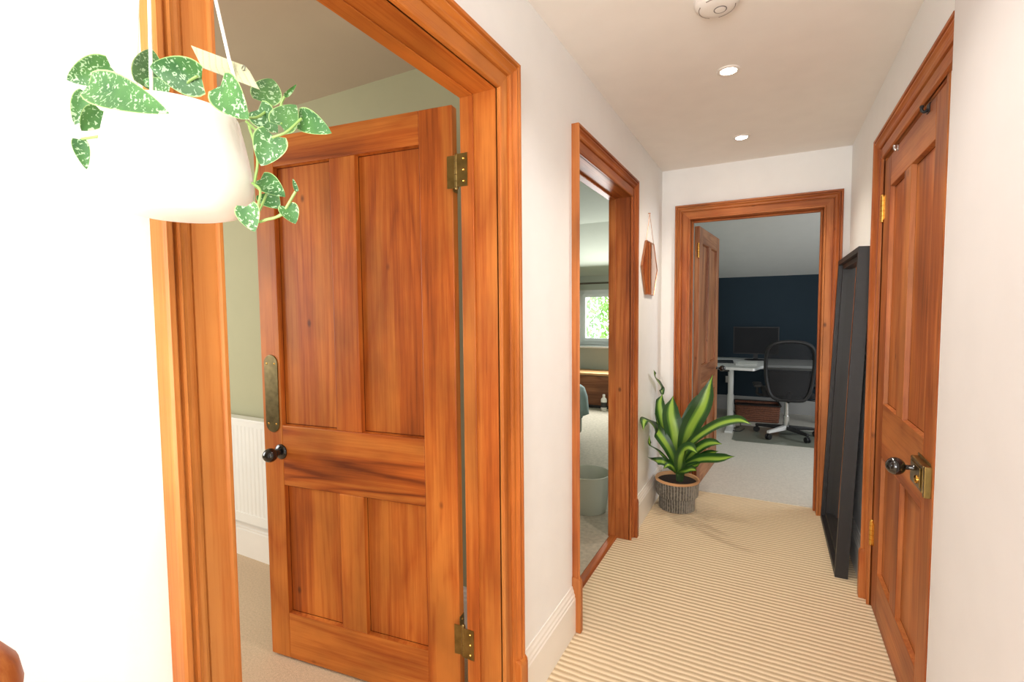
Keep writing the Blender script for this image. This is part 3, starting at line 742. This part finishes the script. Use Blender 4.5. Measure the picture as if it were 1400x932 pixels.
# ------------------------------------------------------------------ striped plant in grey pot
PC = Vector((-.557, 3.480, 0))
dp = thing('potted_dracaena', PC, 0, 'potted plant with lime striped sword leaves in a grey ribbed pot by the office doorway', 'potted plant')
bm = nb()
seg = 132
def ring(r, z, rib): return [bm.verts.new(((r+(rib if (i % 3) else -rib*1.6))*math.cos(2*PI*i/seg), (r+(rib if (i % 3) else -rib*1.6))*math.sin(2*PI*i/seg), z)) for i in range(seg)]
prof = [(.108, 0, 0), (.114, .003, .003), (.117, .085, .003), (.118, .092, 0), (.134, .098, 0), (.136, .104, .003), (.141, .190, .003), (.142, .197, 0)]
rs = [ring(*p) for p in prof]
for a, b in zip(rs, rs[1:]):
    for i in range(seg): bm.faces.new((a[i], a[(i+1) % seg], b[(i+1) % seg], b[i]))
bm.faces.new(rs[0][::-1])
obj('pot', bm, REED, dp)
bm = nb(); lathe(bm, [(.141, .197), (.146, .199), (.147, .208), (.144, .214), (.134, .214), (.130, .208), (.128, .17)], 48, capb=False, capt=False); tag(obj('rim', bm, TERRA, dp, smooth=True), 'bare clay coloured rim of the pot')
bm = nb(); lathe(bm, [(.131, .192), (.08, .198), (.001, .200)], 32, capb=False); obj('soil', bm, SOIL, dp, smooth=True)
def strap_leaf(bm, uvl, pts, w, base):
    P = catmull([Vector(p)-base for p in pts], 7)
    n = len(P)-1
    cam_ = Vector((0, 0, 1.3653))-base
    rows = []
    for j, p in enumerate(P):
        d = (P[min(j+1, n)]-P[max(j-1, 0)]).normalized()
        v = j/n
        view = (cam_-p).normalized()*.75+Vector((0, 0, .5))
        s = d.cross(view).normalized(); nn = s.cross(d).normalized()
        ww = w*(.16+.84*math.sin(PI*min(1, v*.93+.07))**.8) if v < 1 else 0
        if v > .8: ww *= max(0, (1-v)/.2)**.7
        row = []
        for i in range(5):
            u = -1+i*.5
            q = p+s*(u*ww*.5)+nn*(.16*ww*abs(u)+.02*w*math.sin(v*14+u))
            q.x = max(q.x, -.722-base.x)
            row.append((bm.verts.new(q), ((u+1)/2, v)))
        rows.append(row)
    for a, b in zip(rows, rows[1:]):
        for i in range(4):
            qd = [a[i], a[i+1], b[i+1], b[i]]
            f = bm.faces.new([k[0] for k in qd])
            for lp, k in zip(f.loops, qd): lp[uvl].uv = k[1]
bm = nb(); uvl = bm.loops.layers.uv.new('UVMap')
for pts, w in PALM_LEAVES: strap_leaf(bm, uvl, pts, w*1.15, PC)
obj('foliage', bm, PALM, dp, smooth=True, angle=180)
bm = nb(); lathe(bm, [(.022, .17), (.024, .22), (.020, .32), (.008, .42)], 12, Matrix.Translation((.02, -.02, 0)))
for k in range(5):
    a = k*1.3; tube(bm, [(.02+.01*math.cos(a), -.02+.01*math.sin(a), .18), (.02+.03*math.cos(a), -.02+.03*math.sin(a), .30)], .010, 6)
obj('cane', bm, plain('dark_green_cane', (52, 82, 40), .6), dp, smooth=True)

# ------------------------------------------------------------------ leaning framed mirror
Y0, Y1 = 2.915, 3.74
lm = thing('leaning_mirror', (.312, Y0, 0), 0, 'tall black framed mirror leaning against the right wall', 'mirror')
lean = math.atan2(.058, 1.67)
ML = Matrix.Rotation(lean, 4, 'Y')
LH, LW, LT, FB = 1.675, Y1-Y0, .056, .055
def lmbox(name, y0, y1, z0, z1, x0, x1, mat, par=None, bv=.002):
    bm = nb(); box(bm, x0, x1, y0, y1, z0, z1, ML); return obj(name, bm, mat, par or lm, bevel=bv)
fr = nb()
box(fr, 0, LT, 0, FB*.5, 0, LH, ML); box(fr, 0, LT, LW-FB*.5, LW, 0, LH, ML); box(fr, 0, LT, FB*.5, LW-FB*.5, 0, FB*.5, ML); box(fr, 0, LT, FB*.5, LW-FB*.5, LH-FB*.5, LH, ML)
box(fr, .022, LT, FB*.5, FB, FB*.5, LH-FB*.5, ML); box(fr, .022, LT, LW-FB, LW-FB*.5, FB*.5, LH-FB*.5, ML)
box(fr, .022, LT, FB, LW-FB, FB*.5, FB, ML); box(fr, .022, LT, FB, LW-FB, LH-FB, LH-FB*.5, ML)
obj('frame', fr, BLACKM, lm)
lmbox('mirror_glass', FB, LW-FB, FB, LH-FB, .046, .049, GLASSM, bv=0)
lmbox('backing_board', FB, LW-FB, FB, LH-FB, .050, .054, BLACKM, bv=0)

# ------------------------------------------------------------------ hooks over the right door
def over_hook(y, mat, label, wid, proj):
    t = thing('over_door_hook', (XR, y, 2.012), 0, label, 'hook', 'hooks over the closed door')
    bm = nb(); box(bm, -.003, .001, -wid/2, wid/2, -.024, .003); box(bm, -.003, .043, -wid/2, wid/2, .0015, .0035); obj('strap', bm, mat, t)
    bm = nb(); tube(bm, [(-.002, 0, -.014), (-proj*.6, 0, -.020), (-proj, 0, -.014), (-proj*1.02, 0, -.004)], .0045, 10, 5); sphere(bm, (-proj*1.02, 0, -.003), .006, seg=12); obj('prong', bm, mat, t, smooth=True)
over_hook(2.03, BLACKP, 'black hook over the top of the closed door, nearer the lock side', .032, .018)
over_hook(2.45, CHROME, 'chrome hook over the top of the closed door, nearer the hinges', .014, .013)

# ------------------------------------------------------------------ newel post by the viewpoint
nw = thing('newel_post', (-.632, .130, 0), 0, 'brown wooden newel post top poking in at the bottom left corner', 'newel post')
bm = nb(); box(bm, -.035, .035, -.035, .035, 0, .945); obj('post', bm, RZ, nw, bevel=.004)
bm = nb(); lathe(bm, [(.030, .90), (.036, .905), (.036, .915), (.022, .922), (.020, .932), (.034, .945), (.044, .962), (.047, .982), (.044, 1.002), (.033, 1.020), (.016, 1.029), (.001, 1.031)], 28, Matrix.Translation((0, 0, .045))); obj('finial', bm, RZ, nw, smooth=True, angle=50)

# ------------------------------------------------------------------ room behind the open door: radiator
rd = thing('radiator', (-2.55, 1.66, 0), 0, 'white ribbed panel radiator on the sage green wall', 'radiator')
bm = nb()
x0, x1 = -.75, .75
n = 44
poly = []
for i in range(n+1):
    x = x0+.02+(x1-x0-.04)*i/n
    dxx = (x1-x0-.04)/n
    poly += [(x-dxx*.30, -.060), (x-dxx*.18, -.0587), (x+dxx*.18, -.0587), (x+dxx*.30, -.060)]
poly = [(x0, -.060)]+poly[2:-2]+[(x1, -.060), (x1, -.045), (x0, -.045)]
prism(bm, poly, lambda p, q, a: (p, q, a), .30, .775)
box(bm, x0, x1, -.062, -.045, .25, .30); box(bm, x0, x1, -.062, -.045, .775, .80)
obj('front_panel', bm, WHITEM, rd)
bm = nb(); box(bm, x0, x1, -.064, -.004, .80, .815); box(bm, x0, x0+.004, -.06, -.004, .27, .80); box(bm, x1-.004, x1, -.06, -.004, .27, .80); obj('top_grille', bm, WHITEM, rd, bevel=.003)
bm = nb(); box(bm, x0+.01, x1-.01, -.03, .03, .40, .42); box(bm, x0+.01, x1-.01, -.03, .03, .65, .67); obj('wall_bracket', bm, WHITEM, rd)
for sx in (x0+.03, x1-.03):
    bm = nb(); tube(bm, [(sx, -.03, .26), (sx, -.03, 0)], .009, 10); obj('pipe', bm, WHITEM, rd, smooth=True)
# ------------------------------------------------------------------ room with the window
UPVC = plain('white_window_plastic', (232, 236, 236), .35)
wn = thing('window_1', ((wx0+wx1)/2, WY, wz0), 0, 'white framed bedroom window showing green leaves outside', 'window', kind='structure')
hw, hh = (wx1-wx0)/2, wz1-wz0
bm = nb()
for (a, b, c, d) in ((-hw, -hw+.06, 0, hh), (hw-.06, hw, 0, hh), (-hw+.06, hw-.06, 0, .06), (-hw+.06, hw-.06, hh-.06, hh)): box(bm, a, b, .06, .12, c, d)
obj('window_frame', bm, UPVC, wn, bevel=.004)
for k, (a, b) in enumerate(((-hw+.06, -.01), (.01, hw-.06))):
    bm = nb()
    for (c, d, e, f_) in ((a, a+.05, .06, hh-.06), (b-.05, b, .06, hh-.06), (a+.05, b-.05, .06, .11), (a+.05, b-.05, hh-.11, hh-.06)): box(bm, c, d, .045, .105, e, f_)
    sh = obj('sash', bm, UPVC, wn, bevel=.004)
    gm = bpy.data.materials.get('window_glass')
    if gm is None:
        gm, nt, b_ = newmat('window_glass')
        tr = N(nt, 'ShaderNodeBsdfTransparent'); gl = N(nt, 'ShaderNodeBsdfGlossy', i_Roughness=.02); mxs = N(nt, 'ShaderNodeMixShader', i_Fac=.05)
        nt.links.new(tr.outputs[0], mxs.inputs[1]); nt.links.new(gl.outputs[0], mxs.inputs[2]); nt.links.new(mxs.outputs[0], nt.nodes['Material Output'].inputs['Surface'])
    bm = nb(); box(bm, a+.05, b-.05, .072, .078, .11, hh-.11); obj('pane', bm, gm, sh)
bm = nb(); box(bm, -.01, .01, .05, .12, .06, hh-.06); obj('mullion', bm, UPVC, wn)
bm = nb(); box(bm, -hw-.05, hw+.05, -.09, .06, -.03, 0); obj('window_sill', bm, UPVC, wn, bevel=.006)
POLE = plain('dark_metal_pole', (84, 76, 66), .4, .6)
cp = thing('curtain_pole', (-2.0, WY-.10, 1.79), 0, 'dark curtain pole above the bedroom window', 'curtain pole')
bm = nb(); tube(bm, [(-.95, 0, 0), (.9, 0, 0)], .014, 12); obj('rod', bm, POLE, cp, smooth=True)
for sx in (-.97, .92):
    bm = nb(); sphere(bm, (sx, 0, 0), .028); obj('finial', bm, POLE, cp, smooth=True)
for sx in (-.86, .82):
    bm = nb(); box(bm, sx-.008, sx+.008, 0, .10, -.008, .008); lathe(bm, [(.025, 0), (.022, .008)], 16, Matrix.Translation((sx, .10, 0)) @ axis_to((0, -1, 0))); obj('bracket', bm, POLE, cp)
CURT = plain('slate_grey_curtain', (70, 74, 76), .9, var=.1)
bm = nb()
poly = []
n = 40
cx0, cx1 = -2.92, -2.535
for i in range(n+1): poly.append((cx0+(cx1-cx0)*i/n, .028*math.sin(i*PI/3)))
# tied-back curtain: the free edge sweeps away from the glass lower down
rows = []
for z in (1.77, 1.70, 1.6, 1.5, 1.42, 1.3, 1.1, .8, .4, .12):
    k = 1.0 if z > 1.72 else max(.35, 1-(1.72-z)*1.5) if z > 1.3 else .40
    rows.append([bm.verts.new((cx0+(p-cx0)*k, WY-.10+q, z)) for p, q in poly])
for a, b in zip(rows, rows[1:]):
    for i in range(n): bm.faces.new((a[i], a[i+1], b[i+1], b[i]))
tag(obj('curtain', bm, CURT, smooth=True, angle=180), 'slate grey curtain gathered at the left of the bedroom window', 'curtain')
# wooden blanket chest below the window
BOXW = wood('chest_wood', 'x', (96, 54, 34), (124, 74, 46), (142, 92, 60), knots=.9, cath=.2)
LIDW = wood('chest_lid_wood', 'x', (170, 116, 70), (198, 146, 96), (214, 168, 118), knots=.9, cath=.2)
ch = thing('blanket_chest', (-2.05, 6.83, 0), 0, 'brown wooden blanket chest with a pale top under the bedroom window', 'chest')
bm = nb(); box(bm, -.55, .55, -.22, .22, .05, .46); obj('body', bm, BOXW, ch, bevel=.004)
bm = nb(); box(bm, -.57, .57, -.24, .235, .47, .505); obj('lid', bm, LIDW, ch, bevel=.008)
bm = nb(); box(bm, -.53, .53, -.20, .20, 0, .05); box(bm, -.55, .55, -.215, .215, .46, .47); obj('plinth', bm, BLACKM, ch)
bt = thing('bottle', (-2.02, 6.50, .004), 0, 'small white bottle with a dark label standing before the chest', 'bottle')
bm = nb(); lathe(bm, [(.036, 0), (.040, .006), (.040, .15), (.034, .17), (.018, .185), (.016, .20)], 24); obj('body', bm, WHITEP, bt, smooth=True)
bm = nb(); lathe(bm, [(.0405, .05), (.0405, .12)], 24, capb=False, capt=False); obj('bottle_label', bm, plain('black_label', (50, 50, 50), .6), bt, smooth=True)
bm = nb(); lathe(bm, [(.018, .198), (.018, .222), (.015, .226)], 20); obj('cap', bm, WHITEP, bt, smooth=True)
# bed end with throw showing beside the door jamb
FAB = plain('grey_bed_fabric', (132, 136, 128), .95, bump=.3, bscale=150, var=.08)
THROW = plain('blue_grey_throw', (122, 140, 138), .95, bump=.3, bscale=120, var=.12)
bd = thing('bed', (-2.49, 4.05, 0), 0, 'grey upholstered bed with a blue grey throw, its edge showing beside the middle door frame', 'bed')
bm = nb(); box(bm, -.70, .70, -.95, .95, .06, .34); obj('base', bm, FAB, bd, bevel=.03)
bm = nb(); box(bm, -.69, .69, -.94, .94, .34, .56); obj('mattress', bm, plain('white_sheet', (214, 214, 208), .9), bd, bevel=.06)
bm = nb()
xs = [-.71, -.3, .2, .55, .66, .71, .735, .745, .75]; zs = [.58, .585, .59, .59, .58, .55, .45, .34, .26]
ny = 16
rows = [[bm.verts.new((x+(.012*math.sin(j*2.1) if z < .5 else 0), -.115+j*1.1/ny, z)) for j in range(ny+1)] for x, z in zip(xs, zs)]
for a, b in zip(rows, rows[1:]):
    for j in range(ny): bm.faces.new((a[j], a[j+1], b[j+1], b[j]))
th = obj('throw', bm, THROW, bd, smooth=True, angle=180); sm = th.modifiers.new('thick', 'SOLIDIFY'); sm.thickness = .02
for sx in (-.62, .62):
    for sy in (-.85, .85):
        bm = nb(); lathe(bm, [(.025, 0), (.032, .06)], 12, Matrix.Translation((sx, sy, 0.0))); obj('foot', bm, BLACKM, bd)
# waste basket
BIN = plain('sage_grey_plastic', (186, 190, 176), .55)
wb = thing('waste_basket', (-1.095, 3.17, .004), 0, 'round grey green waste basket on the bedroom carpet', 'waste basket')
bm = nb(); lathe(bm, [(.001, .004), (.118, .0), (.122, .004), (.150, .255), (.153, .26), (.150, .262), (.146, .258), (.116, .012), (.001, .010)], 40); obj('bucket', bm, BIN, wb, smooth=True, angle=60)
bm = nb(); tube(bm, [(.152*math.cos(2*PI*i/40), .152*math.sin(2*PI*i/40), .259) for i in range(41)], .004, 8); obj('rolled_rim', bm, BIN, wb, smooth=True)
# garden beyond the glass
LEAFG = plain('garden_leaf', (130, 176, 84), .7, var=.35, vscale=3)
bm = nb()
rg = random.Random(4)
for k in range(1700):
    cxy = rg.choice(((-2.9, 10.6, 1.15, .9), (-3.5, 11.0, 1.7, .9), (-2.3, 11.3, .8, .7), (-4.3, 11.2, .9, .9)))
    p = Vector((cxy[0]+rg.gauss(0, .42)*cxy[3], cxy[1]+rg.gauss(0, .35), cxy[2]+rg.gauss(0, .38)*cxy[3]))
    d = Vector((rg.uniform(-1, 1), rg.uniform(-1, 1), rg.uniform(-1, 1))).normalized()*.07; e = d.orthogonal().normalized()*.03
    bm.faces.new([bm.verts.new(q) for q in (p-d, p+e, p+d, p-e)])
for q in ((-2.9, 10.6), (-3.5, 11.0), (-2.3, 11.3), (-4.3, 11.2)): tube(bm, [(q[0], q[1], -.3), (q[0]+.05, q[1], .9)], .04, 6)
tag(obj('garden_foliage', bm, LEAFG), 'green garden foliage outside the bedroom window', 'shrub', kind='stuff')
bm = nb(); box(bm, -9, 4, 7.6, 16, -.35, -.3); tag(obj('ground_garden', bm, plain('garden_grass', (128, 160, 80), .9, var=.2)), 'garden lawn outside the bedroom window', 'ground', kind='structure')

# ------------------------------------------------------------------ office
DESK = plain('white_desk_laminate', (226, 228, 226), .35)
dk = thing('desk', (0, 0, 0), 0, 'white L shaped desk on a round column leg against the navy wall', 'desk')
top = [(-.74, 5.83), (-.16, 5.77), (-.145, 5.785), (-.05, 6.19), (-.03, 6.21), (.95, 6.33), (.95, 7.05), (-.74, 7.05)]
bm = nb(); prism(bm, top, lambda p, q, a: (p, q, a), .722, .75); obj('desk_top', bm, DESK, dk, bevel=.003)
for (lx, ly) in ((-.40, 6.15), (.75, 6.65)):
    bm = nb(); lathe(bm, [(.035, .02), (.035, .40), (.030, .402), (.030, .722)], 20, Matrix.Translation((lx, ly, 0))); lg = obj('leg', bm, DESK, dk, smooth=True)
    bm = nb(); box(bm, lx-.04, lx+.04, ly-.28, ly+.45, .006, .03); obj('foot_bar', bm, DESK, lg, bevel=.006)
bm = nb(); box(bm, -.5, .8, 6.6, 6.66, .66, .72); obj('cross_beam', bm, DESK, dk)
ctl = nb(); box(ctl, -.50, -.40, 5.86, 5.92, .695, .722); obj('height_control', ctl, BLACKP, dk, bevel=.004)
# things on the desk
mo = thing('monitor', (-.165, 6.78, .75), 0, 'black computer monitor on the office desk', 'monitor')
bm = nb(); box(bm, -.255, .255, -.012, .012, .075, .415); box(bm, -.2, .2, .012, .035, .13, .36); obj('housing', bm, BLACKP, mo, bevel=.004)
SCR = plain('dark_screen', (30, 31, 34), .6, spec=.15)
bm = nb(); box(bm, -.243, .243, -.0135, -.012, .088, .403); obj('screen', bm, SCR, mo)
bm = nb(); box(bm, -.025, .025, .0, .02, .01, .14); obj('neck', bm, BLACKP, mo)
bm = nb(); lathe(bm, [(.125, 0), (.125, .006), (.11, .012), (.03, .016)], 32, Matrix.Diagonal((1, .75, 1, 1))); obj('stand_base', bm, BLACKP, mo, smooth=True)
lp = thing('laptop', (-.56, 6.35, .75), .1, 'closed dark grey laptop at the left of the office desk', 'laptop')
LAPM = plain('dark_grey_aluminium', (64, 68, 72), .4, .5)
bm = nb(); box(bm, -.17, .17, -.12, .12, .001, .010); obj('base', bm, LAPM, lp, bevel=.003)
bm = nb(); box(bm, -.17, .17, -.12, .12, .011, .018); obj('lid', bm, LAPM, lp, bevel=.003)
pp = nb()
for k in range(6): box(pp, -.105, .105, -.15, .15, .0005+k*.003, .003+k*.003, Matrix.Rotation((k % 3-1)*.015, 4, 'Z'))
o = obj('paper_stack', pp, plain('pale_paper', (214, 216, 212), .8), loc=(-.24, 6.2, .75)); tag(o, 'loose stack of pale papers on the office desk in front of the monitor', 'papers')
# wicker basket under the desk
WICK = plain('brown_wicker', (120, 76, 56), .8, bump=.6, bscale=60, var=.3, vscale=70)
bk = thing('wicker_basket', (-.14, 6.75, .006), .08, 'brown wicker basket with a dark lining on the office floor under the desk', 'basket')
bm = nb()
def rr(hx, hy, z, n=10):
    out = []
    for cx_, cy_, a0 in ((1, 1, 0), (-1, 1, PI/2), (-1, -1, PI), (1, -1, 1.5*PI)):
        for i in range(n+1):
            a = a0+PI/2*i/n; out.append((cx_*(hx-.03)+.03*math.cos(a), cy_*(hy-.03)+.03*math.sin(a), z))
    return out
rows = []
for k in range(17):
    z = .004+.205*k/16; g = .012*k/16; wv = .004*(1 if k % 2 else -1)
    rows.append([bm.verts.new(p) for p in rr(.235+g+wv, .155+g+wv, z)])
for a, b in zip(rows, rows[1:]):
    m_ = len(a)
    for i in range(m_): bm.faces.new((a[i], a[(i+1) % m_], b[(i+1) % m_], b[i]))
bm.faces.new(rows[0][::-1])
obj('weave', bm, WICK, bk)
bm = nb()
e = [Vector(p) for p in rr(.252, .172, .212)]
tube(bm, e+[e[0]], .009, 8); obj('rolled_rim', bm, plain('dark_basket_rim', (38, 30, 28), .8), bk, smooth=True)
bm = nb(); box(bm, -.225, .225, -.145, .145, .17, .185); obj('lining', bm, BLACKP, bk)
# chair mat
bm = nb()
matp = [(-.345, 5.60), (-.30, 5.55), (.9, 5.62), (1.0, 5.70), (1.0, 6.34), (-.28, 6.34), (-.345, 6.28)]
prism(bm, matp, lambda p, q, a: (p, q, a), .006, .010)
MATM = plain('grey_green_plastic', (128, 132, 120), .18)
tag(obj('chair_mat', bm, MATM), 'smooth grey chair mat under the office chair', 'mat')
# office chair, seen from behind
MESHM, nt, b_ = newmat('black_chair_mesh')
b_.inputs['Base Color'].default_value = lin((30, 31, 34)); b_.inputs['Roughness'].default_value = .8
tr = N(nt, 'ShaderNodeBsdfTransparent'); mxs = N(nt, 'ShaderNodeMixShader', i_Fac=.72)
nt.links.new(tr.outputs[0], mxs.inputs[1]); nt.links.new(b_.outputs[0], mxs.inputs[2]); nt.links.new(mxs.outputs[0], nt.nodes['Material Output'].inputs['Surface'])
SEATF = plain('black_seat_fabric', (30, 30, 32), .9, bump=.3, bscale=180)
CHROMEHI = plain('painted_chrome_highlight', (214, 214, 212), .35)  # non-metal pale grey, paints the chrome highlight onto one base arm
oc = thing('office_chair', (.165, 6.00, .010), math.radians(4), 'black mesh backed swivel office chair at the desk', 'office chair')
hb = [(-.10, .42), (.10, .42), (.155, .45), (.19, .52), (.215, .66), (.222, .82), (.212, .93), (.18, .99), (.11, 1.025), (0, 1.035), (-.11, 1.025), (-.18, .99), (-.212, .93), (-.222, .82), (-.215, .66), (-.19, .52), (-.155, .45)]
def yb(z): return -.20-.06*((z-.42)/.6)+.05*math.sin((z-.42)/.6*PI)
bm = nb(); e = [Vector((p, yb(q), q)) for p, q in hb]; tube(bm, e+[e[0]], .019, 8, 4); obj('back_frame', bm, BLACKP, oc, smooth=True)
bm = nb()
rows = []
for k in range(21):
    z = .43+.59*k/20
    xsr = .0
    for (p0, q0), (p1, q1) in zip(hb[1:10], hb[2:11]):
        if q0 <= z <= q1 and q1 > q0: xsr = p0+(p1-p0)*(z-q0)/(q1-q0)
    xsr = xsr or .10
    rows.append([bm.verts.new((xsr*(-1+i/4), yb(z)-.03*(1-(-1+i/4)**2), z)) for i in range(9)])
for a, b in zip(rows, rows[1:]):
    for i in range(8): bm.faces.new((a[i], a[i+1], b[i+1], b[i]))
obj('back_mesh', bm, MESHM, oc, smooth=True, angle=180)
bm = nb(); box(bm, -.19, .19, yb(.60)+.004, yb(.60)+.016, .46, .72); obj('lumbar_pad', bm, BLACKP, oc, bevel=.02)
bm = nb(); box(bm, -.24, .24, -.17, .30, .435, .50); obj('seat', bm, SEATF, oc, bevel=.03)
bm = nb(); tube(bm, [(0, .02, .40), (0, -.13, .395), (0, -.175, .42), (0, -.19, .50)], .018, 8, 5); obj('back_spine', bm, BLACKP, oc, smooth=True)
bm = nb(); box(bm, -.09, .09, -.10, .14, .385, .435); tube(bm, [(.08, -.02, .41), (.27, -.05, .40)], .006, 6); obj('tilt_mechanism', bm, BLACKP, oc, bevel=.008)
for sx in (-1, 1):
    bm = nb(); tube(bm, [(sx*.10, .05, .42), (sx*.27, .05, .43), (sx*.285, .04, .48), (sx*.285, .03, .53)], .016, 8, 5)
    ar = obj('armrest', bm, BLACKP, oc, smooth=True)
    bm = nb(); box(bm, sx*.285-.045, sx*.285+.045, -.12, .14, .53, .56); obj('arm_pad', bm, BLACKP, ar, bevel=.012)
bm = nb(); lathe(bm, [(.03, .09), (.03, .22), (.022, .222), (.022, .39)], 16); tag(obj('gas_column', bm, CHROME, oc, smooth=True), 'chrome gas lift column')
for k in range(5):
    a = math.radians(-128+72*k)
    R_ = Matrix.Rotation(a, 4, 'Z')
    bm = nb()
    v0 = box(bm, .02, .31, -.026, .026, .07, .115, R_)
    for q in v0:
        l_ = R_.inverted() @ q.co
        if l_.x > .2: l_.y *= .62; l_.z = .065+(l_.z-.07)*.6; q.co = R_ @ l_
    lg = obj('base_arm', bm, CHROMEHI if k == 0 else BLACKP, oc, bevel=.006)
    bm = nb()
    for s in (-.014, .014): lathe(bm, [(.001, -.009), (.027, -.009), (.030, -.005), (.030, .005), (.027, .009), (.001, .009)], 16, R_ @ Matrix.Translation((.30, s, .030)) @ axis_to((0, 1, 0)))
    tube(bm, [R_ @ Vector((.30, 0, .028)), R_ @ Vector((.30, 0, .075))], .007, 6)
    obj('caster', bm, BLACKP, lg, smooth=True)
# cables and socket
bm = nb(); tube(bm, [(-.43, 6.9, .70), (-.46, 6.6, .45), (-.40, 6.45, .2), (-.30, 6.35, .02), (-.34, 6.15, .014), (-.44, 6.05, .014), (-.30, 5.98, .014), (-.25, 6.15, .014)], .005, 6, 8)
tag(obj('power_cable', bm, BLACKP, dk, smooth=True), 'black cable trailing to the floor')
sk = thing('wall_socket', (-.50, SL1, .42), 0, 'white plug socket on the navy wall beside the desk leg', 'socket')
bm = nb(); box(bm, -.045, .045, -.010, 0, -.045, .045); obj('faceplate', bm, WHITEP, sk, bevel=.004)
bm = nb(); box(bm, -.024, .024, -.05, -.010, -.03, .02); obj('plug', bm, WHITEP, sk, bevel=.006)

# ------------------------------------------------------------------ light
def area(name, loc, target, size, sizey, power, col=(1, 1, 1)):
    l = bpy.data.lights.new(name, 'AREA'); l.shape = 'RECTANGLE'; l.size = size; l.size_y = sizey; l.energy = power; l.color = col
    o = bpy.data.objects.new(name, l); COL.objects.link(o); o.location = loc
    o.rotation_euler = (Vector(target)-Vector(loc)).to_track_quat('-Z', 'Y').to_euler()
    return o
def point(name, loc, power, col=(1, 1, 1), r=.05):
    l = bpy.data.lights.new(name, 'POINT'); l.energy = power; l.color = col; l.shadow_soft_size = r
    o = bpy.data.objects.new(name, l); COL.objects.link(o); o.location = loc; return o
def spot(name, loc, power, col, ang=120, r=.04):
    l = bpy.data.lights.new(name, 'SPOT'); l.energy = power; l.color = col; l.spot_size = math.radians(ang); l.spot_blend = .8; l.shadow_soft_size = r
    o = bpy.data.objects.new(name, l); COL.objects.link(o); o.location = loc; return o
WARM = (1, .90, .76)
area('landing_window_light', (1.6, -1.5, 1.6), (-.73, .9, 1.3), 1.4, 1.6, 20, (.97, .98, 1))
area('hall_back_fill', (-.1, -2.0, 1.2), (-.1, 1.8, 2.2), 1.3, 1.4, 70, (.98, .98, 1))  # added fill lamp behind the camera, tilted up to brighten the ceiling
spot('downlight_lamp_a', (-.182, 2.344, H-.02), 30, WARM, 130)
spot('downlight_lamp_b', (-.176, 3.261, H-.02), 30, WARM, 130)
spot('unseen_fill_spot', (-.15, 1.25, H-.02), 24, (1, .96, .92), 130)  # added spot without a fitting, brightens the left wall between the doors
area('sage_room_fill', (-3.6, .0, 1.5), (-.9, .7, 1.1), 1.4, 1.4, 48, (1, .99, .97))  # added unseen area lamp to light this room; no window is built here
area('bedroom_window_light', (-2.0, WY-.25, 1.3), (-2.0, 3, .8), 1.1, .8, 60, (1, 1, .97))
area('office_window_light', (2.1, 5.2, 1.4), (-.7, 5.0, .6), 1.2, 1.0, 30, (.95, .98, 1))
w = bpy.data.worlds.new('daylight'); SC.world = w; w.use_nodes = True
bg = w.node_tree.nodes['Background']; bg.inputs['Color'].default_value = (.92, .97, 1, 1); bg.inputs['Strength'].default_value = 4.0

# ------------------------------------------------------------------ camera
cd = bpy.data.cameras.new('camera'); cd.sensor_width = 36; cd.lens = 36*668.47/1400; cd.clip_start = .02; cd.clip_end = 100
co = bpy.data.objects.new('camera', cd); COL.objects.link(co)
co.matrix_world = Matrix.Translation((0, 0, 1.3653)) @ Matrix.Rotation(math.radians(27.935), 4, 'Z') @ Matrix.Rotation(math.radians(90-3.303), 4, 'X') @ Matrix.Rotation(math.radians(-.509), 4, 'Z')
SC.camera = co
